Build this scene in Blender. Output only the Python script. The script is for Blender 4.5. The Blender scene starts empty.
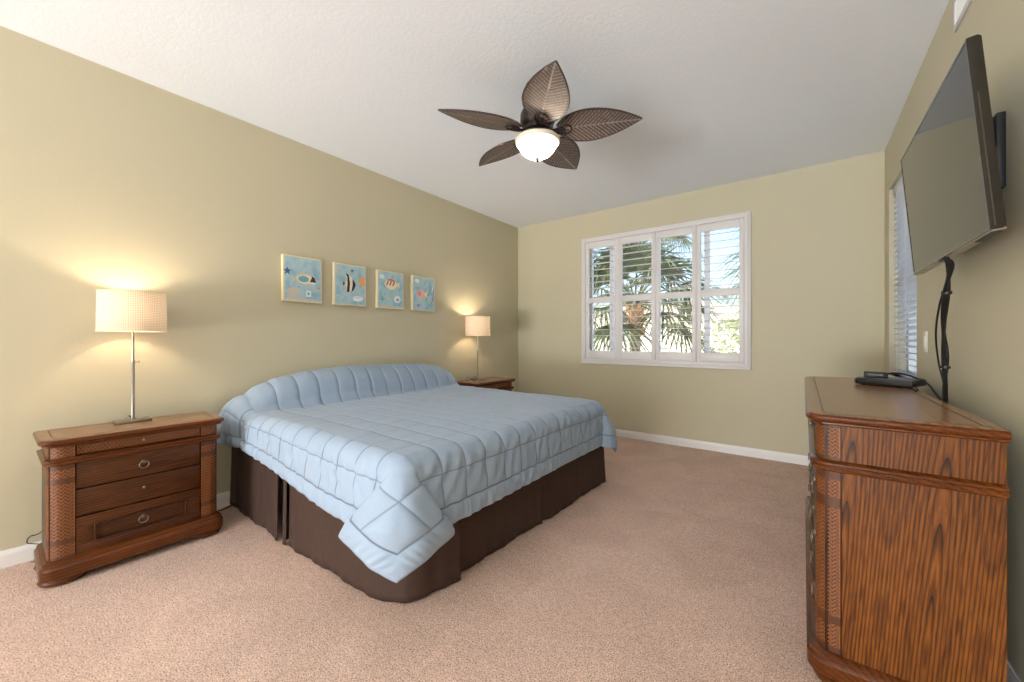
import bpy, bmesh, math, random
from mathutils import Vector, Matrix, noise
PI = math.pi
random.seed(7)
SC = bpy.context.scene
COL = SC.collection

def srgb(r, g, b):
    f = lambda c: (c/255/12.92) if c/255 <= 0.04045 else ((c/255+0.055)/1.055)**2.4
    return (f(r), f(g), f(b), 1.0)

# ------------------------------------------------------------------ camera, world, light, exposure
XL, XR, YB, YR, H = -3.254, 0.546, 4.507, -5.0, 2.742
cam = bpy.data.cameras.new('camera'); camo = bpy.data.objects.new('camera', cam); COL.objects.link(camo)
cam.sensor_width = 36.0; cam.sensor_fit = 'HORIZONTAL'
cam.lens = 390.746/1024*36.0
cam.shift_y = -(341-339.59)/1024
cam.clip_start = 0.02
camo.location = (0, 0, 1.155)
camo.rotation_euler = (PI/2, 0, 0.64116)
SC.camera = camo

SC.view_settings.view_transform = 'Standard'
SC.view_settings.look = 'None'
SC.view_settings.gamma = 1.0
SC.view_settings.use_curve_mapping = False
SC.view_settings.exposure = 1.52

world = bpy.data.worlds.new('sky'); SC.world = world
world.use_nodes = True
wn = world.node_tree; wn.nodes.clear()
wo = wn.nodes.new('ShaderNodeOutputWorld'); wb = wn.nodes.new('ShaderNodeBackground')
ws = wn.nodes.new('ShaderNodeTexSky'); ws.sky_type = 'NISHITA'; ws.sun_disc = False
ws.sun_elevation = math.radians(48); ws.sun_rotation = math.radians(200); ws.air_density = 1.0; ws.dust_density = 4.5; ws.ozone_density = 1.2
wb.inputs['Strength'].default_value = 0.185
wn.links.new(ws.outputs[0], wb.inputs[0]); wn.links.new(wb.outputs[0], wo.inputs[0])

def lamp(name, kind, loc, energy, color=(1, 1, 1), rot=(0, 0, 0), size=None, size_y=None, radius=None, parent=None):
    l = bpy.data.lights.new(name, kind); l.energy = energy; l.color = color
    if kind == 'AREA':
        l.shape = 'RECTANGLE'; l.size = size; l.size_y = size_y or size
    if radius is not None: l.shadow_soft_size = radius
    o = bpy.data.objects.new(name, l); o.location = loc; o.rotation_euler = rot
    COL.objects.link(o)
    if parent is not None: o.parent = parent
    return o

# sun on the garden, from the left so that it never enters the room
sun = lamp('sun', 'SUN', (-6, 2, 8), 2.7, (1.0, 0.95, 0.86), rot=(0, math.radians(-42), 0)); sun.data.angle = 0.01
# added fill lamp behind the camera, set outside the made-up rear door
lamp('added_fill_rear', 'AREA', (-2.15, YR-0.12, 1.15), 13, (0.90, 0.95, 1.0), rot=(PI/2, 0, 0), size=1.6, size_y=2.2)
# added unseen lamp aimed up and inwards to brighten the ceiling
lamp('added_fill_up', 'AREA', (-2.2, YR-1.5, 0.02), 470, (0.95, 0.98, 1.0), rot=(math.radians(150), 0, 0), size=4.0, size_y=2.0)
# daylight through the two windows
lamp('daylight_back_window', 'AREA', (-1.335, YB+0.17, 1.65), 1, (1, 1, 1), rot=(-PI/2, 0, 0), size=1.8, size_y=1.5).data.cycles.is_portal = True
lamp('daylight_side_window', 'AREA', (XR+0.20, 3.82, 1.6), 1, (1, 1, 1), rot=(0, PI/2, 0), size=1.5, size_y=0.95).data.cycles.is_portal = True

# ------------------------------------------------------------------ material helpers
def new_mat(name):
    m = bpy.data.materials.new(name); m.use_nodes = True
    nt = m.node_tree
    return m, nt, nt.nodes['Principled BSDF']
def nd(nt, t, **kw):
    n = nt.nodes.new(t)
    for k, v in kw.items():
        if k.startswith('i_'): n.inputs[k[2:].replace('_', ' ')].default_value = v
        else: setattr(n, k, v)
    return n
def mapping(nt, scale=(1, 1, 1), rot=(0, 0, 0), loc=(0, 0, 0)):
    tc = nt.nodes.new('ShaderNodeTexCoord'); mp = nt.nodes.new('ShaderNodeMapping')
    mp.inputs['Scale'].default_value = scale; mp.inputs['Rotation'].default_value = rot; mp.inputs['Location'].default_value = loc
    nt.links.new(tc.outputs['Object'], mp.inputs['Vector'])
    return mp
def ramp(nt, stops):
    r = nt.nodes.new('ShaderNodeValToRGB'); e = r.color_ramp.elements
    while len(e) > 1: e.remove(e[-1])
    e[0].position, e[0].color = stops[0]
    for p, c in stops[1:]:
        x = e.new(p); x.color = c
    return r
def bump(nt, bsdf, height, strength=0.3, dist=0.01):
    b = nt.nodes.new('ShaderNodeBump'); b.inputs['Strength'].default_value = strength; b.inputs['Distance'].default_value = dist
    nt.links.new(height, b.inputs['Height']); nt.links.new(b.outputs[0], bsdf.inputs['Normal'])
def plain(name, col, rough=0.5, metal=0.0, noise_scale=0, noise_amt=0.08, bump_s=0, spec=None, coat=0):
    m, nt, b = new_mat(name)
    b.inputs['Base Color'].default_value = col; b.inputs['Roughness'].default_value = rough; b.inputs['Metallic'].default_value = metal
    if spec is not None: b.inputs['Specular IOR Level'].default_value = spec
    if coat: b.inputs['Coat Weight'].default_value = coat
    if noise_scale:
        mp = mapping(nt); n = nd(nt, 'ShaderNodeTexNoise'); n.inputs['Scale'].default_value = noise_scale; n.inputs['Detail'].default_value = 4
        nt.links.new(mp.outputs[0], n.inputs['Vector'])
        lo = tuple(c*(1-noise_amt) for c in col[:3])+(1,); hi = tuple(min(1, c*(1+noise_amt)) for c in col[:3])+(1,)
        r = ramp(nt, [(0.3, lo), (0.7, hi)]); nt.links.new(n.outputs[0], r.inputs[0]); nt.links.new(r.outputs[0], b.inputs['Base Color'])
        if bump_s: bump(nt, b, n.outputs[0], bump_s, 0.004)
    return m

def wood(name, axis, dark, mid, light, ring_scale=9.0, tilt=0.05, off=(0.03, 0.05, 0.0), pingpong=None, rough=0.40, contrast=1.0, dist=1.6):
    """solid oak: growth rings about a line close to the surface, long pores along the grain"""
    m, nt, b = new_mat(name)
    rot = {'z': (tilt, tilt*0.6, 0), 'x': (tilt*0.5, PI/2+tilt, 0), 'y': (PI/2+tilt, tilt*0.5, 0)}[axis]
    mp = mapping(nt, (1, 1, 1), rot, off)
    vec = mp.outputs[0]
    if pingpong:
        sp = nd(nt, 'ShaderNodeSeparateXYZ'); nt.links.new(vec, sp.inputs[0])
        pp = nd(nt, 'ShaderNodeMath', operation='PINGPONG'); pp.inputs[1].default_value = pingpong[1]
        nt.links.new(sp.outputs[pingpong[0]], pp.inputs[0])
        cb = nd(nt, 'ShaderNodeCombineXYZ')
        for i in range(3): nt.links.new(pp.outputs[0] if i == pingpong[0] else sp.outputs[i], cb.inputs[i])
        vec = cb.outputs[0]
    st = nd(nt, 'ShaderNodeVectorMath', operation='MULTIPLY'); st.inputs[1].default_value = (1, 1, 0.28)
    nt.links.new(vec, st.inputs[0])
    w = nd(nt, 'ShaderNodeTexWave', wave_type='RINGS', rings_direction='Z', wave_profile='SAW')
    w.inputs['Scale'].default_value = ring_scale; w.inputs['Distortion'].default_value = dist; w.inputs['Detail'].default_value = 2.0; w.inputs['Detail Scale'].default_value = 0.25
    nt.links.new(st.outputs[0], w.inputs['Vector'])
    st2 = nd(nt, 'ShaderNodeVectorMath', operation='MULTIPLY'); st2.inputs[1].default_value = (1, 1, 0.05)
    nt.links.new(vec, st2.inputs[0])
    n = nd(nt, 'ShaderNodeTexNoise'); n.inputs['Scale'].default_value = 170; n.inputs['Detail'].default_value = 3
    nt.links.new(st2.outputs[0], n.inputs['Vector'])
    n2 = nd(nt, 'ShaderNodeTexNoise'); n2.inputs['Scale'].default_value = 7; n2.inputs['Detail'].default_value = 3
    nt.links.new(st.outputs[0], n2.inputs['Vector'])
    r1 = ramp(nt, [(0.0, mid), (0.45, light), (0.82, mid), (0.97, dark)])
    nt.links.new(w.outputs['Fac'], r1.inputs[0])
    r2 = ramp(nt, [(0.36, (0.42, 0.36, 0.32, 1)), (0.56, (1, 1, 1, 1))])
    nt.links.new(n.outputs[0], r2.inputs[0])
    mx = nd(nt, 'ShaderNodeMix', data_type='RGBA', blend_type='MULTIPLY'); mx.inputs[0].default_value = 0.8*contrast
    nt.links.new(r1.outputs[0], mx.inputs[6]); nt.links.new(r2.outputs[0], mx.inputs[7])
    r3 = ramp(nt, [(0.3, (0.72, 0.66, 0.62, 1)), (0.7, (1.12, 1.1, 1.05, 1))]); nt.links.new(n2.outputs[0], r3.inputs[0])
    mx2 = nd(nt, 'ShaderNodeMix', data_type='RGBA', blend_type='MULTIPLY'); mx2.inputs[0].default_value = 1
    nt.links.new(mx.outputs[2], mx2.inputs[6]); nt.links.new(r3.outputs[0], mx2.inputs[7])
    nt.links.new(mx2.outputs[2], b.inputs['Base Color'])
    b.inputs['Roughness'].default_value = rough
    b.inputs['Specular IOR Level'].default_value = 0.5 if 'top' in name else 0.28
    b.inputs['Coat Weight'].default_value = 0.10; b.inputs['Coat Roughness'].default_value = 0.25
    bump(nt, b, n.outputs[0], 0.12, 0.002)
    return m

M = {}
# wall paint
def paint(name, col):
    m, nt, b = new_mat(name)
    mp = mapping(nt); n = nd(nt, 'ShaderNodeTexNoise'); n.inputs['Scale'].default_value = 55; n.inputs['Detail'].default_value = 5
    nt.links.new(mp.outputs[0], n.inputs['Vector'])
    b.inputs['Base Color'].default_value = col; b.inputs['Roughness'].default_value = 0.75; b.inputs['Specular IOR Level'].default_value = 0.25
    bump(nt, b, n.outputs[0], 0.12, 0.004)
    return m
M['wall'] = paint('sage_wall_paint', srgb(202, 195, 169))
m, nt, b = new_mat('knockdown_ceiling')
mp = mapping(nt); n = nd(nt, 'ShaderNodeTexNoise'); n.inputs['Scale'].default_value = 60; n.inputs['Detail'].default_value = 4; n.inputs['Roughness'].default_value = 0.6
nt.links.new(mp.outputs[0], n.inputs['Vector'])
r = ramp(nt, [(0.44, (0, 0, 0, 1)), (0.56, (1, 1, 1, 1))]); nt.links.new(n.outputs[0], r.inputs[0])
b.inputs['Base Color'].default_value = srgb(240, 245, 252); b.inputs['Roughness'].default_value = 0.85
bump(nt, b, r.outputs[0], 0.16, 0.004); M['ceiling'] = m
# carpet
m, nt, b = new_mat('cut_pile_carpet')
mp = mapping(nt)
n1 = nd(nt, 'ShaderNodeTexNoise'); n1.inputs['Scale'].default_value = 190; n1.inputs['Detail'].default_value = 2; n1.inputs['Roughness'].default_value = 0.7
n2 = nd(nt, 'ShaderNodeTexNoise'); n2.inputs['Scale'].default_value = 3.2; n2.inputs['Detail'].default_value = 4; n2.inputs['Distortion'].default_value = 0.8
n3 = nd(nt, 'ShaderNodeTexNoise'); n3.inputs['Scale'].default_value = 42; n3.inputs['Detail'].default_value = 3
for x in (n1, n2, n3): nt.links.new(mp.outputs[0], x.inputs['Vector'])
r = ramp(nt, [(0.34, srgb(128, 98, 84)), (0.46, srgb(216, 185, 169)), (0.56, srgb(230, 201, 186)), (0.70, srgb(250, 234, 223))]); nt.links.new(n1.outputs[0], r.inputs[0])
r2 = ramp(nt, [(0.35, (0.92, 0.91, 0.90, 1)), (0.65, (1.05, 1.05, 1.05, 1))]); nt.links.new(n2.outputs[0], r2.inputs[0])
r3 = ramp(nt, [(0.35, (0.90, 0.89, 0.88, 1)), (0.60, (1.04, 1.04, 1.04, 1))]); nt.links.new(n3.outputs[0], r3.inputs[0])
mx = nd(nt, 'ShaderNodeMix', data_type='RGBA', blend_type='MULTIPLY'); mx.inputs[0].default_value = 1
mx3 = nd(nt, 'ShaderNodeMix', data_type='RGBA', blend_type='MULTIPLY'); mx3.inputs[0].default_value = 1
nt.links.new(r.outputs[0], mx.inputs[6]); nt.links.new(r2.outputs[0], mx.inputs[7])
nt.links.new(mx.outputs[2], mx3.inputs[6]); nt.links.new(r3.outputs[0], mx3.inputs[7]); nt.links.new(mx3.outputs[2], b.inputs['Base Color'])
b.inputs['Roughness'].default_value = 0.95; b.inputs['Specular IOR Level'].default_value = 0.1
bump(nt, b, n1.outputs[0], 0.12, 0.003); M['carpet'] = m

M['trim'] = plain('white_gloss_trim', srgb(238, 236, 236), 0.35)
M['shutter'] = plain('white_shutter_paint', srgb(226, 222, 222), 0.4)
m, nt, b = new_mat('white_vinyl_slat'); nt.nodes.remove(b); out = nt.nodes['Material Output']
df = nd(nt, 'ShaderNodeBsdfDiffuse'); df.inputs[0].default_value = srgb(240, 241, 243)
tr = nd(nt, 'ShaderNodeBsdfTranslucent'); tr.inputs[0].default_value = srgb(240, 243, 248)
ms = nd(nt, 'ShaderNodeMixShader'); ms.inputs[0].default_value = 0.35
nt.links.new(df.outputs[0], ms.inputs[1]); nt.links.new(tr.outputs[0], ms.inputs[2]); nt.links.new(ms.outputs[0], out.inputs[0]); M['blind'] = m
M['plate'] = plain('white_plastic', srgb(228, 224, 212), 0.35)
M['vent'] = plain('painted_vent_metal', srgb(222, 222, 222), 0.4)
# stained oak
M['oak_z'] = wood('oak_upright', 'z', srgb(48, 25, 7), srgb(106, 60, 17), srgb(140, 84, 26), 34, 0.075, (-0.828, -0.05, 0.0), pingpong=(1, 0.105))
M['oak_x'] = wood('oak_lengthwise', 'x', srgb(38, 19, 6), srgb(78, 41, 13), srgb(102, 57, 19), 24, 0.04, (0.23, 0.20, 0.0), dist=1.2)
M['oak_top'] = wood('oak_top', 'x', srgb(128, 86, 54), srgb(152, 106, 70), srgb(168, 120, 82), 20, 0.03, (0.05, 0.4, 0.1), rough=0.24, contrast=0.5, dist=1.0)  # lighter than the other oak: reflected light is put into the colour
M['oak_trim'] = wood('oak_moulding', 'x', srgb(82, 43, 16), srgb(96, 51, 19), srgb(110, 60, 24), 20, 0.02, (0.1, 0.2, 0.1), rough=0.24, contrast=0.5, dist=0.8)
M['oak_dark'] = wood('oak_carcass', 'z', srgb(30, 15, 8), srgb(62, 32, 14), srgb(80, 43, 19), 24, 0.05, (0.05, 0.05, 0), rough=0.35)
# carved weave: the colour runs darker between the strands
m, nt, b = new_mat('carved_oak')
at = nd(nt, 'ShaderNodeAttribute', attribute_name='strand')
r = ramp(nt, [(0.0, srgb(30, 14, 6)), (0.4, srgb(78, 40, 14)), (1.0, srgb(138, 80, 30))])
nt.links.new(at.outputs['Fac'], r.inputs[0]); nt.links.new(r.outputs[0], b.inputs['Base Color'])
b.inputs['Roughness'].default_value = 0.5; M['carved'] = m
M['inlay'] = plain('dark_inlay_line', srgb(52, 28, 14), 0.4)
M['pewter'] = plain('pewter', srgb(150, 140, 125), 0.3, 0.9, 90, 0.15)
M['nickel'] = plain('brushed_nickel', srgb(175, 170, 162), 0.28, 1.0, 60, 0.08)
M['felt'] = plain('dark_foot', srgb(38, 24, 16), 0.6)

# comforter cloth, skirt
m, nt, b = new_mat('pale_blue_cotton')
mp = mapping(nt); n = nd(nt, 'ShaderNodeTexNoise'); n.inputs['Scale'].default_value = 240; n.inputs['Detail'].default_value = 3
n2 = nd(nt, 'ShaderNodeTexNoise'); n2.inputs['Scale'].default_value = 24; n2.inputs['Detail'].default_value = 5
nt.links.new(mp.outputs[0], n.inputs['Vector']); nt.links.new(mp.outputs[0], n2.inputs['Vector'])
at = nd(nt, 'ShaderNodeAttribute', attribute_name='stitch')
r = ramp(nt, [(0.0, srgb(158, 177, 200)), (0.8, srgb(116, 129, 148))]); nt.links.new(at.outputs['Fac'], r.inputs[0]); nt.links.new(r.outputs[0], b.inputs['Base Color'])
b.inputs['Roughness'].default_value = 0.8; b.inputs['Sheen Weight'].default_value = 0.25
b.inputs['Specular IOR Level'].default_value = 0.2
ad = nd(nt, 'ShaderNodeMath', operation='MULTIPLY_ADD'); ad.inputs[1].default_value = 0.12
nt.links.new(n.outputs[0], ad.inputs[0]); nt.links.new(n2.outputs[0], ad.inputs[2])
bump(nt, b, ad.outputs[0], 0.15, 0.008); M['comforter'] = m
M['skirt'] = plain('brown_skirt_cloth', srgb(64, 43, 34), 0.75, 0, 40, 0.12, 0.15)
M['ticking'] = plain('white_ticking', srgb(215, 212, 205), 0.8)
M['bedmetal'] = plain('black_bed_frame', srgb(35, 33, 32), 0.5)
# lampshade: woven, lets the bulb through
m, nt, b = new_mat('woven_lampshade')
nt.nodes.remove(b); out = nt.nodes['Material Output']
mp = mapping(nt, (1, 1, 1))
tcs = nd(nt, 'ShaderNodeSeparateXYZ'); nt.links.new(mp.outputs[0], tcs.inputs[0])
an = nd(nt, 'ShaderNodeMath', operation='ARCTAN2'); nt.links.new(tcs.outputs[0], an.inputs[0]); nt.links.new(tcs.outputs[1], an.inputs[1])
cbv = nd(nt, 'ShaderNodeCombineXYZ')
sa = nd(nt, 'ShaderNodeMath', operation='MULTIPLY'); sa.inputs[1].default_value = 0.145; nt.links.new(an.outputs[0], sa.inputs[0])
nt.links.new(sa.outputs[0], cbv.inputs[0]); nt.links.new(tcs.outputs[2], cbv.inputs[1])
rt = nd(nt, 'ShaderNodeMapping'); rt.inputs['Rotation'].default_value = (0, 0, PI/4); nt.links.new(cbv.outputs[0], rt.inputs['Vector'])
ck = nd(nt, 'ShaderNodeTexChecker'); ck.inputs['Scale'].default_value = 150; nt.links.new(rt.outputs[0], ck.inputs['Vector'])
ck.inputs['Color1'].default_value = srgb(232, 216, 196); ck.inputs['Color2'].default_value = srgb(200, 180, 156)
df = nd(nt, 'ShaderNodeBsdfDiffuse'); tr = nd(nt, 'ShaderNodeBsdfTranslucent'); ms = nd(nt, 'ShaderNodeMixShader'); ms.inputs[0].default_value = 0.08
nt.links.new(ck.outputs[0], df.inputs[0]); nt.links.new(ck.outputs[0], tr.inputs[0])
nt.links.new(df.outputs[0], ms.inputs[1]); nt.links.new(tr.outputs[0], ms.inputs[2]); nt.links.new(ms.outputs[0], out.inputs[0])
M['shade'] = m
# frosted bowl
m, nt, b = new_mat('frosted_bowl'); nt.nodes.remove(b); out = nt.nodes['Material Output']
df = nd(nt, 'ShaderNodeBsdfDiffuse'); df.inputs[0].default_value = srgb(250, 240, 225)
tr = nd(nt, 'ShaderNodeBsdfTranslucent'); tr.inputs[0].default_value = srgb(255, 246, 230)
ms = nd(nt, 'ShaderNodeMixShader'); ms.inputs[0].default_value = 0.6
nt.links.new(df.outputs[0], ms.inputs[1]); nt.links.new(tr.outputs[0], ms.inputs[2])
gl = nd(nt, 'ShaderNodeBsdfGlossy'); gl.inputs['Roughness'].default_value = 0.15
ms2 = nd(nt, 'ShaderNodeMixShader'); ms2.inputs[0].default_value = 0.04
nt.links.new(ms.outputs[0], ms2.inputs[1]); nt.links.new(gl.outputs[0], ms2.inputs[2]); nt.links.new(ms2.outputs[0], out.inputs[0]); M['bowl'] = m
M['rim_glass'] = plain('cream_glass_rim', srgb(236, 222, 200), 0.3)
M['bulb'] = plain('frosted_bulb', srgb(250, 245, 235), 0.4)
M['bulb'].node_tree.nodes['Principled BSDF'].inputs['Emission Color'].default_value = (1, 0.83, 0.6, 1)
M['bulb'].node_tree.nodes['Principled BSDF'].inputs['Emission Strength'].default_value = 3
M['fan_metal'] = plain('oiled_bronze', srgb(66, 56, 54), 0.3, 0.75, 40, 0.15)
M['fan_rim'] = plain('dark_rattan_rim', srgb(62, 50, 44), 0.45, 0, 60, 0.15)
m, nt, b = new_mat('woven_palm_blade')
at = nd(nt, 'ShaderNodeAttribute', attribute_name='strand')
r = ramp(nt, [(0.1, srgb(70, 58, 54)), (0.4, srgb(88, 76, 70)), (0.9, srgb(158, 146, 140))])
nt.links.new(at.outputs['Fac'], r.inputs[0]); nt.links.new(r.outputs[0], b.inputs['Base Color']); b.inputs['Roughness'].default_value = 0.38; M['blade'] = m
# television
M['tv_case'] = plain('gloss_black_case', srgb(26, 22, 20), 0.22, 0, 0, coat=0.5)
M['tv_screen'] = plain('screen_glass', srgb(34, 36, 36), 0.06, 0, 0, spec=0.9)
M['tv_edge'] = plain('warm_dark_metal', srgb(74, 62, 50), 0.4, 0.4)
M['tv_strip'] = plain('brushed_grey_strip', srgb(165, 155, 140), 0.3, 0.6)
M['black_plastic'] = plain('black_plastic', srgb(30, 31, 36), 0.45, 0, 80, 0.1)
M['grey_plastic'] = plain('grey_plastic', srgb(92, 98, 108), 0.35)
M['cable'] = plain('black_rubber', srgb(22, 22, 24), 0.5)
M['steel'] = plain('grey_steel', srgb(120, 112, 104), 0.35, 0.8)
# glass
m, nt, b = new_mat('window_glass'); nt.nodes.remove(b); out = nt.nodes['Material Output']
tp = nd(nt, 'ShaderNodeBsdfTransparent'); tp.inputs[0].default_value = (0.96, 0.98, 0.97, 1); gl = nd(nt, 'ShaderNodeBsdfGlossy'); gl.inputs['Roughness'].default_value = 0.02
ms = nd(nt, 'ShaderNodeMixShader'); ms.inputs[0].default_value = 0.05
nt.links.new(tp.outputs[0], ms.inputs[1]); nt.links.new(gl.outputs[0], ms.inputs[2]); nt.links.new(ms.outputs[0], out.inputs[0]); M['glass'] = m
M['alu'] = plain('white_window_frame', srgb(215, 217, 220), 0.4)
# outdoors
M['paving'] = plain('pale_paving', srgb(226, 220, 208), 0.8, 0, 3, 0.06)
M['stucco'] = plain('pale_stucco', srgb(232, 228, 216), 0.85, 0, 12, 0.05)
M['roof'] = plain('grey_roof_tile', srgb(150, 140, 128), 0.8, 0, 9, 0.2)
M['palm_leaf'] = plain('palm_leaf', srgb(76, 90, 52), 0.5, 0, 6, 0.35)
M['bush_leaf'] = plain('bush_leaf', srgb(142, 156, 78), 0.55, 0, 10, 0.3)
M['trunk'] = plain('grey_palm_trunk', srgb(172, 160, 142), 0.85, 0, 14, 0.25, 0.5)
M['boot'] = plain('orange_palm_fibre', srgb(206, 150, 104), 0.85, 0, 20, 0.25, 0.5)
# picture colours
def watercolour(name, base, spots):
    m, nt, b = new_mat(name)
    mp = mapping(nt, (1, 1, 1))
    n = nd(nt, 'ShaderNodeTexNoise'); n.inputs['Scale'].default_value = 11; n.inputs['Detail'].default_value = 5; n.inputs['Distortion'].default_value = 0.6
    nt.links.new(mp.outputs[0], n.inputs['Vector'])
    r = ramp(nt, [(0.3, spots[0]), (0.45, base), (0.58, spots[1]), (0.68, base), (0.8, spots[2])])
    nt.links.new(n.outputs[0], r.inputs[0]); nt.links.new(r.outputs[0], b.inputs['Base Color']); b.inputs['Roughness'].default_value = 0.7
    return m
M['sea'] = watercolour('watercolour_sea', srgb(160, 194, 208), [srgb(136, 176, 200), srgb(182, 208, 212), srgb(204, 202, 194)])
M['canvas'] = plain('cream_canvas', srgb(232, 218, 182), 0.7, 0, 120, 0.05)
PAL = {'cream': srgb(240, 226, 196), 'orange': srgb(232, 166, 116), 'black': srgb(34, 34, 52), 'navy': srgb(62, 84, 142), 'red': srgb(176, 58, 58),
       'pink': srgb(234, 188, 184), 'aqua': srgb(112, 172, 178), 'white': srgb(232, 238, 238), 'sand': srgb(208, 198, 186), 'violet': srgb(150, 150, 192), 'coral': srgb(222, 120, 92)}
for k, c in PAL.items(): M['ink_'+k] = plain('paint_'+k, c, 0.7, 0, 90, 0.08)

# ------------------------------------------------------------------ object helpers
def mesh_obj(name, bm, mats, parent=None, smooth=None, kind=None):
    me = bpy.data.meshes.new(name)
    bm.normal_update(); bm.to_mesh(me); bm.free()
    if not isinstance(mats, (list, tuple)): mats = [mats]
    for m in mats: me.materials.append(m)
    if smooth is not None:
        for p in me.polygons: p.use_smooth = True
        if smooth < 3:
            try: me.set_sharp_from_angle(angle=smooth)
            except Exception: pass
    o = bpy.data.objects.new(name, me); COL.objects.link(o)
    if parent is not None: o.parent = parent
    if kind: o['kind'] = kind
    return o
def tag(o, label=None, cat=None, group=None):
    if label: o['label'] = label
    if cat: o['category'] = cat
    if group: o['group'] = group
    return o
def thing(name, label, cat, loc=(0, 0, 0), rz=0.0, group=None):
    o = bpy.data.objects.new(name, None); COL.objects.link(o)
    o.empty_display_size = 0.1; o.location = loc; o.rotation_euler = (0, 0, rz)
    return tag(o, label, cat, group)
def dup(root, loc, rz=None, label=None):
    def cp(o, parent):
        c = o.copy(); COL.objects.link(c)
        if parent is not None: c.parent = parent
        for ch in o.children: cp(ch, c)
        return c
    r = cp(root, None); r.location = loc
    if rz is not None: r.rotation_euler = (0, 0, rz)
    if label: r['label'] = label
    return r
def BM(): return bmesh.new()
def box(bm, x0, x1, y0, y1, z0, z1, r=0.0, seg=2, mi=0, mat=None):
    ret = bmesh.ops.create_cube(bm, size=1.0)
    vs = ret['verts']
    for v in vs:
        v.co = Vector(((x0+x1)/2+v.co.x*(x1-x0), (y0+y1)/2+v.co.y*(y1-y0), (z0+z1)/2+v.co.z*(z1-z0)))
    es = list({e for v in vs for e in v.link_edges})
    fs = list({f for v in vs for f in v.link_faces})
    if r > 0:
        rr = bmesh.ops.bevel(bm, geom=es, offset=r, segments=seg, profile=0.5, affect='EDGES')
        fs = list({f for f in rr['faces']} | {f for f in fs if f.is_valid}); vs = list({v for f in fs for v in f.verts})
    if mi:
        for f in fs: f.material_index = mi
    if mat is not None:
        for v in vs: v.co = mat @ v.co
    return vs
def rings(bm, rs, cap0=True, cap1=True, closed=True, mi=0):
    """bridge successive rings of equal length"""
    vr = [[bm.verts.new(p) for p in r] for r in rs]
    n = len(vr[0])
    for a, b_ in zip(vr[:-1], vr[1:]):
        for i in range(n if closed else n-1):
            j = (i+1) % n
            f = bm.faces.new((a[i], a[j], b_[j], b_[i])); f.material_index = mi
    if cap0: bm.faces.new(list(reversed(vr[0]))).material_index = mi
    if cap1: bm.faces.new(vr[-1]).material_index = mi
    return vr
def lathe(bm, prof, c=(0, 0, 0), seg=32, mi=0, cap0=False, cap1=False):
    rs = [[Vector((c[0]+r*math.cos(2*PI*k/seg), c[1]+r*math.sin(2*PI*k/seg), c[2]+z)) for k in range(seg)] for r, z in prof]
    return rings(bm, rs, cap0, cap1, True, mi)
def tube(bm, pts, rad, seg=8, mi=0, cap=True):
    pts = [Vector(p) for p in pts]; n = len(pts); rs = []
    up = None
    for i, p in enumerate(pts):
        d = (pts[min(i+1, n-1)]-pts[max(i-1, 0)]).normalized()
        if up is None:
            up = d.cross(Vector((0.3, 0.2, 1)) if abs(d.z) < 0.9 else Vector((1, 0.2, 0))).normalized()
        up = (up - d*up.dot(d)).normalized(); s = d.cross(up)
        r = rad[i] if isinstance(rad, (list, tuple)) else rad
        rs.append([p + up*(r*math.cos(2*PI*k/seg)) + s*(r*math.sin(2*PI*k/seg)) for k in range(seg)])
    rings(bm, rs, cap, cap, True, mi)
def spline(pts, n=12):
    pts = [Vector(p) for p in pts]; P = [pts[0]*2-pts[1]]+pts+[pts[-1]*2-pts[-2]]; out = []
    for i in range(1, len(P)-2):
        a, b_, c, d = P[i-1:i+3]
        for k in range(n):
            t = k/n
            out.append(0.5*((2*b_)+(c-a)*t+(2*a-5*b_+4*c-d)*t*t+(-a+3*b_-3*c+d)*t**3))
    out.append(pts[-1]); return out
def torus(bm, c, R, r, axis='y', seg=24, rs=8):
    for i in range(seg):
        pass
    ringsl = []
    for i in range(seg):
        a = 2*PI*i/seg; row = []
        for k in range(rs):
            b_ = 2*PI*k/rs; d = R+r*math.cos(b_)
            p = (d*math.cos(a), r*math.sin(b_), d*math.sin(a))
            if axis == 'z': p = (p[0], p[2], p[1])
            row.append(bm.verts.new((c[0]+p[0], c[1]+p[1], c[2]+p[2])))
        ringsl.append(row)
    for i in range(seg):
        a, b_ = ringsl[i], ringsl[(i+1) % seg]
        for k in range(rs):
            bm.faces.new((a[k], a[(k+1) % rs], b_[(k+1) % rs], b_[k]))
def lerp_tab(tab, t):
    for (a, x), (b_, y) in zip(tab[:-1], tab[1:]):
        if t <= b_: return x+(y-x)*(t-a)/(b_-a) if b_ > a else y
    return tab[-1][1]
def sstep(a, b_, x):
    t = max(0.0, min(1.0, (x-a)/(b_-a))); return t*t*(3-2*t)

# ------------------------------------------------------------------ room shell
def struct(name, bm, mats, smooth=None): return mesh_obj(name, bm, mats, None, smooth, 'structure')
T = 0.16
bm = BM(); box(bm, XL-T, XR+T, YR-T, YB+T, -0.1, 0.0); struct('floor', bm, M['carpet'])
bm = BM(); box(bm, XL-T, XR+T, YR-T, YB+T, H, H+0.12); struct('ceiling', bm, M['ceiling'])
bm = BM(); box(bm, XL-T, XL, YR-T, YB+T, 0, H); struct('wall_left', bm, M['wall'])
# back wall with window opening
WX0, WX1, WZ0, WZ1 = -2.20, -0.47, 0.93, 2.37
bm = BM()
box(bm, XL, WX0, YB, YB+T, 0, H); box(bm, WX1, XR, YB, YB+T, 0, H)
box(bm, WX0, WX1, YB, YB+T, 0, WZ0); box(bm, WX0, WX1, YB, YB+T, WZ1, H)
struct('wall_back', bm, M['wall'])
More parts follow.
